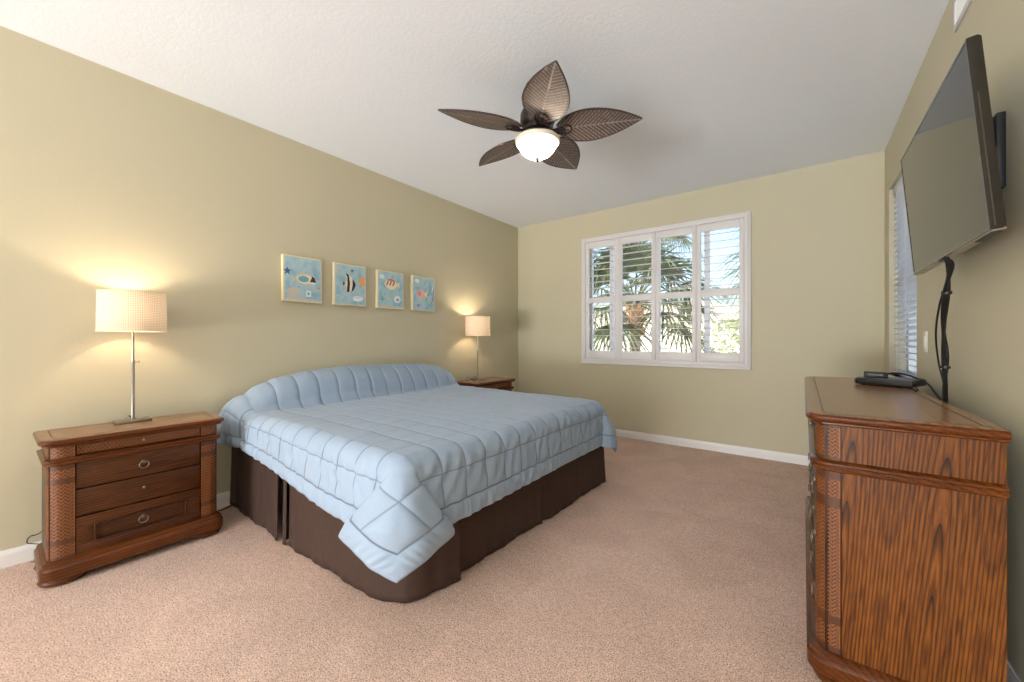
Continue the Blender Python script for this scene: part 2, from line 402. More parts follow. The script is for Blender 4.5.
# right wall with recessed window
RY0, RY1, RZ0, RZ1 = 3.345, 4.30, 0.88, 2.35
bm = BM()
box(bm, XR, XR+T, YR-T, RY0, 0, H); box(bm, XR, XR+T, RY1, YB+T, 0, H)
box(bm, XR, XR+T, RY0, RY1, 0, RZ0); box(bm, XR, XR+T, RY0, RY1, RZ1, H)
struct('wall_right', bm, M['wall'])
# rear wall (behind the camera) with a made-up sliding door, added to let fill light in
DX0, DX1, DZ1 = -2.95, 0.25, 2.35
bm = BM()
box(bm, XL, DX0, YR-T, YR, 0, H); box(bm, DX1, XR, YR-T, YR, 0, H); box(bm, DX0, DX1, YR-T, YR, DZ1, H)
struct('wall_rear', bm, M['wall'])
bm = BM()
for x in (DX0+0.03, (DX0+DX1)/2, DX1-0.03): box(bm, x-0.03, x+0.03, YR-0.09, YR-0.03, 0, DZ1)
box(bm, DX0, DX1, YR-0.09, YR-0.03, DZ1-0.06, DZ1); box(bm, DX0, DX1, YR-0.09, YR-0.03, 0.0, 0.05)
d1 = struct('added_door_1', bm, M['alu'])
# baseboards
def baseboard(name, p0, p1, nrm):
    bm = BM(); d = Vector((p1[0]-p0[0], p1[1]-p0[1], 0)); n_ = Vector(nrm)
    prof = [(0, 0), (0.014, 0), (0.014, 0.060), (0.011, 0.072), (0.008, 0.078), (0.006, 0.0845), (0, 0.0845)]
    rs = [[Vector((q[0], q[1], 0))+n_*o_+Vector((0, 0, z)) for o_, z in prof] for q in (p0, p1)]
    rings(bm, rs); bmesh.ops.recalc_face_normals(bm, faces=bm.faces)
    struct(name, bm, M['trim'])
baseboard('baseboard_left', (XL, YR), (XL, YB), (1, 0, 0))
baseboard('baseboard_back', (XL+0.014, YB), (XR-0.014, YB), (0, -1, 0))
baseboard('baseboard_right', (XR, YR), (XR, YB), (-1, 0, 0))

# back window: sliding aluminium sash with glass
bm = BM()
y0, y1 = YB+0.09, YB+0.14
box(bm, WX0, WX0+0.04, y0, y1, WZ0, WZ1); box(bm, WX1-0.04, WX1, y0, y1, WZ0, WZ1)
box(bm, WX0, WX1, y0, y1, WZ0, WZ0+0.045); box(bm, WX0, WX1, y0, y1, WZ1-0.045, WZ1)
for x in (-1.90, -1.345, -0.83): box(bm, x-0.025, x+0.025, y0+0.005, y1-0.005, WZ0, WZ1)
w1 = struct('window_1', bm, M['alu'])
bm = BM(); box(bm, WX0+0.01, WX1-0.01, YB+0.112, YB+0.116, WZ0+0.01, WZ1-0.01)
mesh_obj('window_pane', bm, M['glass'], w1)
bm = BM()
x0, x1 = XR+0.105, XR+0.15
box(bm, x0, x1, RY0, RY0+0.04, RZ0, RZ1); box(bm, x0, x1, RY1-0.04, RY1, RZ0, RZ1)
box(bm, x0, x1, RY0, RY1, RZ0, RZ0+0.04); box(bm, x0, x1, RY0, RY1, RZ1-0.04, RZ1); box(bm, x0, x1, RY0, RY1, 1.60, 1.64)
w2 = struct('window_2', bm, M['alu'])
bm = BM(); box(bm, XR+0.125, XR+0.129, RY0+0.01, RY1-0.01, RZ0+0.01, RZ1-0.01)
mesh_obj('window_pane', bm, M['glass'], w2)
bm = BM(); box(bm, XR-0.012, XR+0.10, RY0-0.02, RY1+0.02, RZ0-0.02, RZ0, 0.004); struct('trim_1', bm, M['trim'])

# ------------------------------------------------------------------ plantation shutters on the back wall
sh = thing('plantation_shutter', 'white plantation shutters with four louvred panels over the back wall window', 'shutters', (-1.335, YB, 0.86))
sh_inv = Matrix.Translation((1.335, -YB, -0.86))
def shutter_obj(name, bm, parent): 
    bm.transform(sh_inv); return mesh_obj(name, bm, M['shutter'], parent, 0.6)
bm = BM()
FX0, FX1, FZ0, FZ1 = -2.252, -0.417, 0.868, 2.42
fy = YB
for (a, b_, dep) in ((0.0, 0.055, 0.022), (0.020, 0.055, 0.036)):      # stepped frame
    box(bm, FX0+a, FX0+b_, fy-dep, fy+0.0, FZ0+a, FZ1-a, 0.003); box(bm, FX1-b_, FX1-a, fy-dep, fy, FZ0+a, FZ1-a, 0.003)
    box(bm, FX0+b_, FX1-b_, fy-dep, fy, FZ1-b_, FZ1-a, 0.003); box(bm, FX0+b_, FX1-b_, fy-dep, fy, FZ0+a, FZ0+b_, 0.003)
box(bm, FX0-0.004, FX1+0.004, fy-0.045, fy, FZ0-0.012, FZ0+0.012, 0.004)
for x in (FX0+0.055, FX1-0.075): box(bm, x, x+0.02, fy, fy+0.05, FZ0+0.06, FZ1-0.05)
shutter_obj('shutter_frame', bm, sh)
seams = [FX0+0.056, -1.757, -1.3365, -0.912, FX1-0.056]
ops = [(-2.147, -1.813), (-1.722, -1.380), (-1.295, -0.953), (-0.866, -0.515)]
py0, py1 = fy-0.026, fy+0.004
for k in range(4):
    a, b_ = seams[k]+0.0015, seams[k+1]-0.0015; oa, ob = ops[k]
    bm = BM(); pz0, pz1 = FZ0+0.057, FZ1-0.057
    box(bm, a, oa, py0, py1, pz0, pz1, 0.003); box(bm, ob, b_, py0, py1, pz0, pz1, 0.003)
    for z0, z1 in ((pz0, 1.02), (1.605, 1.675), (2.285, pz1)): box(bm, oa, ob, py0, py1, z0, z1, 0.002)
    pan = shutter_obj('shutter_panel', bm, sh)
    for z0, z1 in ((1.02, 1.605), (1.675, 2.285)):
        bm = BM(); nl = 8; sp = (z1-z0)/nl
        for i in range(nl):
            zc = z0+sp*(i+0.5); hw, ht = 0.036, 0.0038; tl = math.radians((2, 2, 7, 10)[k] if z0 > 1.5 else 1)
            prof = []
            for q in range(12):
                an_ = 2*PI*q/12; u = hw*math.cos(an_); v = ht*math.sin(an_)
                prof.append((u*math.cos(tl)-v*math.sin(tl), u*math.sin(tl)+v*math.cos(tl)))
            rings(bm, [[Vector((x, fy-0.006+u, zc+v)) for u, v in prof] for x in (oa+0.001, ob-0.001)])
        bmesh.ops.recalc_face_normals(bm, faces=bm.faces)
        shutter_obj('louvers', bm, pan)

# ------------------------------------------------------------------ blind in the right-hand window
bl = thing('window_blind', 'white horizontal slat blind in the recessed window beside the dresser', 'blind', (XR+0.05, (RY0+RY1)/2, RZ1))
bl_inv = Matrix.Translation((-(XR+0.05), -(RY0+RY1)/2, -RZ1))
def blind_obj(name, bm): bm.transform(bl_inv); return mesh_obj(name, bm, M['blind'], bl, 0.6)
bm = BM(); box(bm, XR+0.02, XR+0.075, RY0+0.01, RY1-0.01, RZ1-0.055, RZ1-0.002, 0.003); blind_obj('headrail', bm)
bm = BM(); z = RZ1-0.085; tl = math.radians(20)
while z > RZ0+0.05:
    hw, ht = 0.025, 0.0016; prof = []
    for u, v in ((-hw, -ht), (0, -ht+0.002), (hw, -ht), (hw, ht), (0, ht+0.002), (-hw, ht)):
        prof.append((u*math.cos(tl)-v*math.sin(tl), u*math.sin(tl)+v*math.cos(tl)))
    rings(bm, [[Vector((XR+0.048-u, y, z+v)) for u, v in prof] for y in (RY0+0.015, RY1-0.012)])
    z -= 0.043
bmesh.ops.recalc_face_normals(bm, faces=bm.faces); blind_obj('slats', bm)
bm = BM(); box(bm, XR+0.025, XR+0.07, RY0+0.015, RY1-0.012, RZ0+0.01, RZ0+0.03, 0.003); blind_obj('bottom_rail', bm)
bm = BM()
for y in (RY0+0.15, (RY0+RY1)/2, RY1-0.15):
    for x in (XR+0.024, XR+0.072): tube(bm, [(x, y, RZ0+0.02), (x, y, RZ1-0.05)], 0.0012, 6)
blind_obj('ladder_cords', bm)

# ------------------------------------------------------------------ bed
BX0, BX1, BY0, BY1 = XL+0.045, -1.29, 0.98, 3.02       # outer faces of mattress with cover
bed = thing('bed', 'king bed with a gathered dark brown skirt under the blue comforter', 'bed', (-2.27, 2.0, 0))
binv = Matrix.Translation((2.27, -2.0, 0))
bm = BM(); box(bm, BX0+0.03, BX1-0.10, BY0+0.10, BY1-0.09, 0.33, 0.61, 0.05, 3); bm.transform(binv); mesh_obj('mattress', bm, M['ticking'], bed, 0.8)
bm = BM(); box(bm, BX0+0.03, BX1-0.15, BY0+0.15, BY1-0.08, 0.14, 0.325, 0.02, 2); bm.transform(binv); mesh_obj('box_spring', bm, M['ticking'], bed, 0.8)
bm = BM()
for y in (BY0+0.3, 2.0, BY1-0.3): box(bm, BX0+0.05, BX1-0.3, y-0.02, y+0.02, 0.10, 0.135)
for x in (BX0+0.2, -2.27, BX1-0.36):
    box(bm, x-0.02, x+0.02, BY0+0.25, BY1-0.25, 0.098, 0.10)
    for y in (BY0+0.3, 2.0, BY1-0.3): lathe(bm, [(0.02, 0), (0.02, 0.10)], (x, y, 0), 12, 0, True, True)
bm.transform(binv); mesh_obj('bed_frame', bm, M['bedmetal'], bed)
def skirt(path, amp=0.004, freq=30, flare=0.03, ph=0.0, zt=0.34, n=90):
    """one hanging cloth panel along a plan path, softly waved and flared at the hem"""
    P = spline([(x, y, 0) for x, y in path], 14)
    L = [0]
    for a, b_ in zip(P[:-1], P[1:]): L.append(L[-1]+(b_-a).length)
    bm = BM(); rows = 14; vs = []
    for i in range(n+1):
        s = L[-1]*i/n
        j = max(k for k in range(len(L)) if L[k] <= s+1e-9); j = min(j, len(P)-2)
        t = (s-L[j])/max(1e-9, L[j+1]-L[j]); p = P[j].lerp(P[j+1], t)
        d = (P[min(j+2, len(P)-1)]-P[max(j-1, 0)]).normalized(); nn = Vector((d.y, -d.x, 0))
        col = []
        for r_ in range(rows+1):
            f = r_/rows
            w = amp*(0.25+0.75*f)*(math.sin(freq*s+ph+0.7*math.sin(7*s))+0.5*math.sin(freq*2.3*s+1+ph))
            q = p+nn*(w+flare*f**1.3); q.z = zt-(zt-0.008)*f + 0.004*math.sin(11*s+ph)*f
            col.append(bm.verts.new(q))
        vs.append(col)
    for i in range(n):
        for r_ in range(rows): bm.faces.new((vs[i][r_], vs[i][r_+1], vs[i+1][r_+1], vs[i+1][r_]))
    bm.transform(binv)
    o = mesh_obj('skirt_panel', bm, M['skirt'], bed, 4)
    md = o.modifiers.new('thickness', 'SOLIDIFY'); md.thickness = 0.003; md.offset = 0
    return o
ys, xs = BY0+0.035, BX1-0.035
# near side: head part, pleat, long part that wraps the foot corner
skirt([(BX0+0.01, ys+0.004), (-2.8, ys-0.002), (-2.50, ys-0.008), (-2.43, ys-0.028), (-2.405, ys-0.026)], ph=0.5, n=70, flare=0.010, zt=0.47)
skirt([(-2.49, ys+0.035), (-2.43, ys+0.034), (-2.38, ys+0.022), (-2.345, ys-0.020), (-2.318, ys-0.014)], amp=0.003, ph=1, n=24, flare=0.004, zt=0.45)
skirt([(-2.35, ys+0.030), (-2.285, ys-0.010), (-2.1, ys-0.004), (-1.75, ys+0.002), (-1.58, ys+0.012), (-1.44, ys+0.045), (-1.37, ys+0.11), (xs-0.018, ys+0.20), (xs-0.004, ys+0.29), (xs+0.002, ys+0.335)], flare=0.006, ph=2, n=120, zt=0.40)
# foot: two panels with a split pleat
skirt([(xs-0.06, ys+0.24), (xs-0.034, ys+0.36), (xs-0.03, 1.6), (xs-0.012, 1.95), (xs+0.006, 2.04), (xs+0.008, 2.065)], ph=0.2, n=90, flare=0.012, zt=0.40)
skirt([(xs-0.06, 2.03), (xs-0.065, 2.08), (xs-0.05, 2.105), (xs-0.012, 2.125), (xs-0.004, 2.22), (xs, 2.5), (xs+0.004, 2.85), (xs+0.016, BY1-0.05), (xs+0.018, BY1-0.03)], ph=1.3, n=90, flare=0.022, zt=0.40)
# far side
skirt([(xs, BY1-0.035), (-1.8, BY1-0.035), (-2.5, BY1-0.03), (BX0+0.01, BY1-0.035)], ph=0.9, n=90, zt=0.42)

# ------------------------------------------------------------------ comforter
def comforter():
    ztop = 0.650; rr = 0.085
    ex, ey0, ey1 = BX1-rr, BY0+rr, BY1-rr            # lines where the drape starts to turn
    LaF = 0.385; RW = 0.088; MID = 0.150; cell = 0.150
    def prof(d):                                      # overhang length -> (outward, drop)
        if d <= 0: return 0.0, 0.0
        q = rr*PI/2
        if d < q: a_ = d/rr; return rr*math.sin(a_), rr*(1-math.cos(a_))
        return rr+0.035*(1-math.exp(-(d-q)*3)), rr+(d-q)*0.99
    def Lside(x): return 0.385-0.125*sstep(-1.6, -3.1, x)
    def ridge(y):                                     # height of the pillow hump across the bed
        return lerp_tab([(0.7, 0.0), (0.98, 0.02), (1.04, 0.08), (1.12, 0.15), (1.25, 0.205), (1.45, 0.242), (1.85, 0.268), (2.3, 0.265), (2.65, 0.245), (2.88, 0.20), (3.0, 0.13), (3.1, 0.06), (3.3, 0.0)], y)
    def near_line(vals, lines, lo, hi):
        out = list(vals)
        for l in lines:
            for d_ in (-0.009, -0.005, -0.0022, 0, 0.0022, 0.005, 0.009):
                if lo < l+d_ < hi: out.append(l+d_)
        out = sorted(set(round(x, 5) for x in out)); res = [out[0]]
        for x in out[1:]:
            if x-res[-1] > 0.0012: res.append(x)
        return res
    # rows: overhang at the foot, then up the bed
    fa = near_line([LaF*i/44 for i in range(45)], [MID, LaF-RW], 0.001, LaF-0.001)
    S = [('f', a) for a in reversed(fa) if a > 0.0005]
    xs_ = []
    x = ex
    while x > BX0+0.006:
        xs_.append(x); x -= 0.0055 if -3.12 < x < -2.90 else 0.0125
    xs_.append(BX0+0.004)
    ul = [ex+0.02-(0.095+cell*k) for k in range(-2, 14)]
    S += [('t', x) for x in reversed(near_line(xs_, ul, BX0+0.004, ex))]
    fb = [a/LaF for a in fa if a > 0.0005]
    vl = [1.505+cell*k for k in range(-4, 12)]
    Tt = [('n', f) for f in reversed(fb)]
    Tt += [('t', v) for v in near_line([ey0+(ey1-ey0)*i/150 for i in range(151)], vl, ey0, ey1)]
    Tt += [('r', f) for f in fb]
    # the hanging corner: where each direction of the cloth lies along the edge (box fold under a kite-shaped flap)
    fold = [(0.0, 0.0), (0.17, 0.17), (0.24, 0.205), (0.45, 0.11), (PI/4, 0.0), (1.10, -0.16), (1.30, -0.295), (1.38, -0.25), (PI/2, 0.0)]
    G = []; info = []
    for sk, sv in S:
        row = []; irow = []
        for tk, tv in Tt:
            a_ = sv if sk == 'f' else 0.0
            X = ex if sk == 'f' else sv
            Ls = Lside(X)
            if tk == 'n': b_, Y, sg = tv*Ls, ey0, -1
            elif tk == 'r': b_, Y, sg = tv*Ls, ey1, 1
            else: b_, Y, sg = 0.0, tv, 0
            z = ztop + 0.022*math.exp(-((X+2.3)/0.9)**2) + 0.010*noise.noise(Vector((X*1.6, Y*1.6, 3)))
            px, py = X, Y
            if a_ > 0 and b_ > 0:
                r_ = math.hypot(a_, b_); ph = math.atan2(b_, a_)
                g, k = prof(r_)
                ext = max(0.0, r_-0.10); front = sstep(0.20, 0.30, ph)*sstep(PI/2-0.24, PI/2-0.32, ph)
                wide = lerp_tab(fold, ph)*(1.0 if sg < 0 else 0.45)*ext/0.30
                g += (0.055*front+0.03*math.sin(2*ph)**2)*min(1, ext/0.22)
                k -= ext*0.14*math.sin(2*ph)**4
                k -= 0.03*min(1, ext/0.3)*front*0.0
                arc = g*PI/4
                t_ = wide + arc*(1-ph/(PI/4))
                if t_ > arc: px = ex+g; py = Y-sg*0 + (-sg)*(t_-arc)
                elif t_ < -arc: px = ex-(-t_-arc); py = Y+sg*g
                else:
                    an = PI/4*(1-t_/arc) if arc > 1e-6 else ph
                    px = ex+g*math.cos(an); py = Y+sg*g*math.sin(an)
                z -= k
            elif a_ > 0:
                g, k = prof(a_); px = ex+g; z -= k
            elif b_ > 0:
                g, k = prof(b_); py = Y+sg*g; z -= k
            # pillow hump at the head
            if sk == 't':
                hx = sstep(-2.900, -3.115, X + 0.02*math.sin(3.1*Y))
                hx = hx**0.75
                hh = ridge(Y)*hx
                back = 1-0.22*sstep(-3.12, -3.21, X)
                if tk == 't': z += hh*back
                else:
                    fall = 1-sstep(0, 0.26, b_)
                    z += ridge(Y)*hx*back*fall
                    py += sg*(0.038*math.sin(min(1, b_/0.22)*PI*0.75))*hx      # soft bulge down the side
                    py -= sg*0.030*math.exp(-((X+2.925)/0.03)**2)*sstep(0.05, 0.14, b_)
                if tk == 't':
                    px += 0.034*math.sin(PI*min(1, max(0, (X+3.09)/0.15)))*min(1, ridge(Y)/0.2)
            row.append(Vector((px, py, z)))
            irow.append((a_, b_, X, Y, sg, Ls, sk, tk, tv))
        G.append(row); info.append(irow)
    nS, nT = len(G), len(G[0])
    out = [[None]*nT for _ in range(nS)]; sti = [[0.0]*nT for _ in range(nS)]
    puff = lambda d: 1-math.exp(-(d/0.012)**2) if d < 0.04 else 1.0
    line = lambda d: math.exp(-(d/0.0030)**2)
    for i in range(nS):
        for j in range(nT):
            du = G[min(i+1, nS-1)][j]-G[max(i-1, 0)][j]; dv = G[i][min(j+1, nT-1)]-G[i][max(j-1, 0)]
            nn = dv.cross(du)
            if nn.length < 1e-9: nn = Vector((0, 0, 1))
            nn.normalize()
            a_, b_, X, Y, sg, Ls, sk, tk, tv = info[i][j]
            u = (ex-X+0.02) if sk == 't' else -a_          # along: positive to the head
            v = Y+sg*b_
            kb = b_*LaF/Ls                                  # distance down the side, scaled to the foot hem
            dv_ = abs((v-1.505+cell*50) % cell); dv_ = min(dv_, cell-dv_)       # lines running along the bed
            du_ = abs((u-0.095+cell*50) % cell); du_ = min(du_, cell-du_)       # lines running across
            edge = min(LaF-a_ if sk == 'f' else 9, LaF-kb if tk != 't' else 9)
            A, B = a_ > 0, b_ > 0
            pad, st_ = 1.0, 0.0
            lines = []
            if not B: lines.append((dv_, 1.0))
            if not A and not (sk == 't' and not B and X < -2.85): lines.append((du_, 1.0 if B else 0.35*sstep(0.75, 0.35, v-ey0) if sk == 't' and v < 1.9 else 0.08))
            if A: lines.append((abs(max(a_, kb)-MID) if B else abs(a_-MID), 0.8))
            elif B: lines.append((abs(kb-MID), 0.8))
            if A and B: lines.append((abs(min(a_, kb)-MID), 0.8))
            for d_, w_ in lines:
                pad = min(pad, 1-w_*(1-puff(d_))); st_ = max(st_, w_*line(d_))
            pad *= 0.0060
            hem = abs(edge-RW)
            st_ = max(st_, line(hem)) if edge < 1 else st_
            if edge < RW:
                along = v if a_ >= kb else u
                pk = math.sin(along*175+2*math.sin(along*23))
                f_ = math.sin(PI*min(1, edge/RW))
                pad = 0.009*f_*(0.75+0.38*pk)+0.002; st_ = line(hem)
            elif edge < 1: pad *= puff(hem)
            onside = max(sstep(0.05, 0.13, a_), sstep(0.05, 0.13, b_))
            wr = 0.0
            if onside > 0:
                al = v if a_ > b_ else u
                dn = max(a_, b_)
                wr = onside*0.0065*(math.sin(al*70+dn*38+4*noise.noise(Vector((al*6, dn*6, 1))))*(0.5+0.5*noise.noise(Vector((al*4, dn*9, 4))))+0.9*noise.noise(Vector((al*24, dn*12, 7))))
                if A and B: wr *= 0.35
            wr += 0.004*noise.noise(Vector((u*5, v*5, 2)))+0.002*noise.noise(Vector((u*16, v*11, 9)))
            q = G[i][j]+nn*(pad+wr)
            q.x = max(q.x, XL+0.012)
            out[i][j] = q; sti[i][j] = st_
    main, ruf = BM(), BM()
    def emit(bm, pred):
        cache = {}; lay = bm.verts.layers.float.new('stitch')
        def V(i, j):
            if (i, j) not in cache:
                cache[(i, j)] = bm.verts.new(out[i][j]); cache[(i, j)][lay] = sti[i][j]
            return cache[(i, j)]
        for i in range(nS-1):
            for j in range(nT-1):
                es = []
                for p, q in ((i, j), (i+1, j+1)):
                    a_, b_, X, Y, sg, Ls, sk, tk, tv = info[p][q]
                    es.append(min(LaF-a_ if sk == 'f' else 9, LaF-b_*LaF/Ls if tk != 't' else 9))
                if ((es[0]+es[1])/2 < RW) == pred: bm.faces.new((V(i, j), V(i, j+1), V(i+1, j+1), V(i+1, j)))
    emit(main, False); emit(ruf, True)
    com = thing('comforter', 'pale blue quilted comforter draped over the bed and its pillows', 'comforter', (-2.27, 2.0, 0.645))
    inv = Matrix.Translation((2.27, -2.0, -0.645))
    for nm, bm in (('quilted_cover', main), ('gathered_border', ruf)):
        bmesh.ops.recalc_face_normals(bm, faces=bm.faces)
        bm.transform(inv); o = mesh_obj(nm, bm, M['comforter'], com, 4)
        md = o.modifiers.new('thickness', 'SOLIDIFY'); md.thickness = 0.006; md.offset = -1
    return com
comforter()

# ------------------------------------------------------------------ case furniture (nightstands, dresser)
def outline(W, D, rc, off=0.0, n=7):
    """plan outline: square at the back, rounded at the front (front is -y)"""
    x, yf, yb = W/2+off, -D/2-off, D/2
    r = rc+max(0, off*0.6)
    pts = [(-x, yb)]
    for k in range(n+1):
        a = PI+(PI/2)*k/n; pts.append((-x+r+r*math.cos(a), yf+r+r*math.sin(a)))
    for k in range(n+1):
        a = 1.5*PI+(PI/2)*k/n; pts.append((x-r+r*math.cos(a), yf+r+r*math.sin(a)))
    pts.append((x, yb)); return pts
def slab(bm, W, D, rc, prof, mi=0):
    rings(bm, [[Vector((x, y, z)) for x, y in outline(W, D, rc, o_)] for o_, z in prof], True, True, True, mi)
def carve(name, path, z0, z1, parent, px=0.0085, pz=0.013, bands=(), depth=0.0026, swap=False):
    """a strip along a plan path, carved with a herringbone weave; bands are plain rings"""
    P = [Vector((x, y, 0)) for x, y in path]
    L = [0]
    for a, b_ in zip(P[:-1], P[1:]): L.append(L[-1]+(b_-a).length)
    nu = max(6, int(L[-1]/0.0016)); nz = max(6, int((z1-z0)/0.0022))
    if swap: nu = max(6, int(L[-1]/0.0022)); nz = max(6, int((z1-z0)/0.002))
    bm = BM(); lay = bm.verts.layers.float.new('strand'); vs = []
    mid = L[-1]/2
    for iz in range(nz+1):
        z = z0+(z1-z0)*iz/nz; row = []
        for iu in range(nu+1):
            s = L[-1]*iu/nu
            j = min(max(k for k in range(len(L)) if L[k] <= s+1e-9), len(P)-2)
            t = (s-L[j])/max(1e-9, L[j+1]-L[j]); p = P[j].lerp(P[j+1], t)
            d = (P[min(j+2, len(P)-1)]-P[max(j-1, 0)]).normalized(); nn = Vector((d.y, -d.x, 0))
            uu, zz = (s, z-z0) if not swap else (z-z0, s)
            c = math.floor(uu/px); fu = uu/px-c
            tri = fu if c % 2 == 0 else 1-fu
            ph = (zz/pz + tri*0.9) % 1.0
            h = math.sin(PI*ph)**0.7 * (0.72+0.28*(math.sin(PI*fu)**0.5 if 0 < fu < 1 else 0))
            plainf = 0
            f = (z-z0)/(z1-z0)
            for b0, b1 in bands:
                if b0 <= f <= b1: plainf = 1
            if plainf: h = 0.8
            m_ = min(s, L[-1]-s)
            if m_ < 0.004: h = 0.9
            q = p+nn*(depth*(h-0.5)); q.z = z
            v = bm.verts.new(q); v[lay] = h if not plainf else 0.42; row.append(v)
        vs.append(row)
    for iz in range(nz):
        for iu in range(nu): bm.faces.new((vs[iz][iu], vs[iz][iu+1], vs[iz+1][iu+1], vs[iz+1][iu]))
    return mesh_obj(name, bm, M['carved'], parent, 4)
def ring_pull(parent, x, y, z, s=1.0):
    bm = BM()
    lathe_pts = [(0.0005, 0.0), (0.010, 0.0), (0.010, 0.003), (0.006, 0.008), (0.0005, 0.010)]
    rs = [[Vector((x+r*s*math.cos(2*PI*k/14), y-zz*s, z+r*s*math.sin(2*PI*k/14))) for k in range(14)] for r, zz in lathe_pts]
    rings(bm, rs, True, True)
    torus(bm, (x, y-0.010*s, z-0.015*s), 0.0185*s, 0.0026*s)
    bmesh.ops.recalc_face_normals(bm, faces=bm.faces)
    return mesh_obj('ring_pull', bm, M['pewter'], parent, 4)
def knob(parent, x, y, z, s=1.0):
    bm = BM()
    prof = [(0.004, 0.0), (0.004, 0.008), (0.008, 0.012), (0.0085, 0.016), (0.005, 0.020), (0.0005, 0.021)]
    rs = [[Vector((x+r*s*math.cos(2*PI*k/14), y-zz*s, z+r*s*math.sin(2*PI*k/14))) for k in range(14)] for r, zz in prof]
    rings(bm, rs, True, True); bmesh.ops.recalc_face_normals(bm, faces=bm.faces)
    return mesh_obj('knob', bm, M['pewter'], parent, 4)

def chest(root, W, D, zt, pil_w, pil_d, rc, zs, side_mat, px=0.0085, pz=0.013):
    """shared body. zs: base_top, waist0, waist1, frieze_top, H (top of slab)"""
    zb, w0, w1, ft, Ht = zs
    ov = 0.030
    Wb, Db = W-2*ov, D-ov
    yo = ov/2                                                     # body shifted back so that the back stays flush
    sh_ = Matrix.Translation((0, yo, 0))
    # top: thumb-moulded slab with an inlaid border line
    bm = BM()
    t = Ht-ft
    slab(bm, W-2*0.012, D-0.012, rc, [(-0.004, ft), (0.0, ft+0.1*t), (0.000, ft+0.22*t), (0.004, ft+0.3*t), (0.010, ft+0.42*t), (0.012, ft+0.60*t), (0.010, ft+0.8*t), (0.004, ft+0.95*t), (-0.004, Ht), (-0.03, Ht)])
    bm.transform(Matrix.Translation((0, 0.006, 0)))
    bmesh.ops.recalc_face_normals(bm, faces=bm.faces)
    for f in bm.faces: f.material_index = 0 if f.normal.z > 0.93 else 1
    top = mesh_obj('top', bm, [M['oak_top'], M['oak_trim']], root, 0.5)
    bm = BM()
    o_ = outline(W-0.024, D-0.024, rc*0.6, -0.035)
    i_ = outline(W-0.024, D-0.024, rc*0.6, -0.0385)
    yb = D/2-0.035
    a = [Vector((x, min(y, yb), Ht+0.0006)) for x, y in o_]; b_ = [Vector((x, min(y, yb-0.004), Ht+0.0006)) for x, y in i_]
    n_ = len(a); va = [bm.verts.new(p) for p in a]; vb = [bm.verts.new(p) for p in b_]
    for i in range(n_): bm.faces.new((va[i], va[(i+1) % n_], vb[(i+1) % n_], vb[i]))
    bmesh.ops.recalc_face_normals(bm, faces=bm.faces)
    for f in bm.faces:
        if f.normal.z < 0: f.normal_flip()
    mesh_obj('inlay_line', bm, M['inlay'], top)
    # carcass: sides and back between base and top (behind drawers and corner posts)
    bm = BM(); x = Wb/2; yf = -Db/2; ybk = Db/2
    box(bm, -x+0.004, x-0.004, yf+0.022, ybk, zb-0.01, ft+0.001); bm.transform(sh_)
    mesh_obj('carcass', bm, M['oak_dark'], root)
    for sx in (-1, 1):
        bm = BM()
        for z0, z1 in ((zb, w0), (w1, ft)):
            box(bm, *(sorted((sx*(x-0.006), sx*x))), yf+pil_d+0.004, ybk, z0-0.002, z1+0.002, 0.001, 1)
        bm.transform(sh_); mesh_obj('side_panel', bm, side_mat, root, 0.5)
    # waist moulding
    bm = BM(); t = w1-w0
    slab(bm, Wb, Db, rc, [(-0.02, w0), (0.010, w0), (0.015, w0+0.12*t), (0.016, w0+0.35*t), (0.013, w0+0.5*t), (0.018, w0+0.62*t), (0.018, w0+0.8*t), (0.010, w0+0.93*t), (0.002, w1), (-0.02, w1)])
    bm.transform(sh_); mesh_obj('waist_moulding', bm, M['oak_trim'], root, 0.5)
    # plinth
    bm = BM(); z0 = 0.034; t = zb-z0
    slab(bm, Wb, Db, rc, [(-0.02, z0), (0.018, z0), (0.026, z0+0.1*t), (0.026, z0+0.62*t), (0.022, z0+0.70*t), (0.018, z0+0.75*t), (0.018, z0+0.86*t), (0.006, z0+0.96*t), (-0.002, zb), (-0.02, zb)])
    bm.transform(sh_); mesh_obj('plinth', bm, M['oak_trim'], root, 0.5)
    # bracket feet
    for sx in (-1, 1):
        for sy in (-1, 1):
            bm = BM(); xc = sx*(Wb/2-0.055); yc = sy*(Db/2-0.06)+yo
            rs = []
            for r_, z in ((0.056, 0.0), (0.070, 0.007), (0.074, 0.018), (0.070, 0.028), (0.060, 0.0345)):
                rs.append([Vector((xc+1.15*r_*math.cos(2*PI*k/20), yc+r_*math.sin(2*PI*k/20), z)) for k in range(20)])
            rings(bm, rs); mesh_obj('foot', bm, M['oak_trim'], root, 0.6)
    # rounded corner posts with carved weave, and the same on the frieze
    for sx in (-1, 1):
        path = []
        re = min(pil_d, pil_w)*0.85
        path.append((-x, yf+pil_d))
        for k in range(9):
            a = PI+(PI/2)*k/8; path.append((-x+re+re*math.cos(a), yf+re+re*math.sin(a)))
        path.append((-x+pil_w, yf))
        if sx > 0: path = [(-q[0], q[1]) for q in reversed(path)]
        path = [(q[0], q[1]+yo) for q in path]
        cp = carve('corner_post', path, zb+0.002, w0-0.002, root, px=px, pz=pz, bands=((0, 0.03), (0.155, 0.205), (0.80, 0.86), (0.955, 1)))
        carve('frieze_weave', path, w1, ft+0.001, cp, px=px, pz=pz, bands=((0, 0.08), (0.92, 1)))
    return Wb, Db, yo

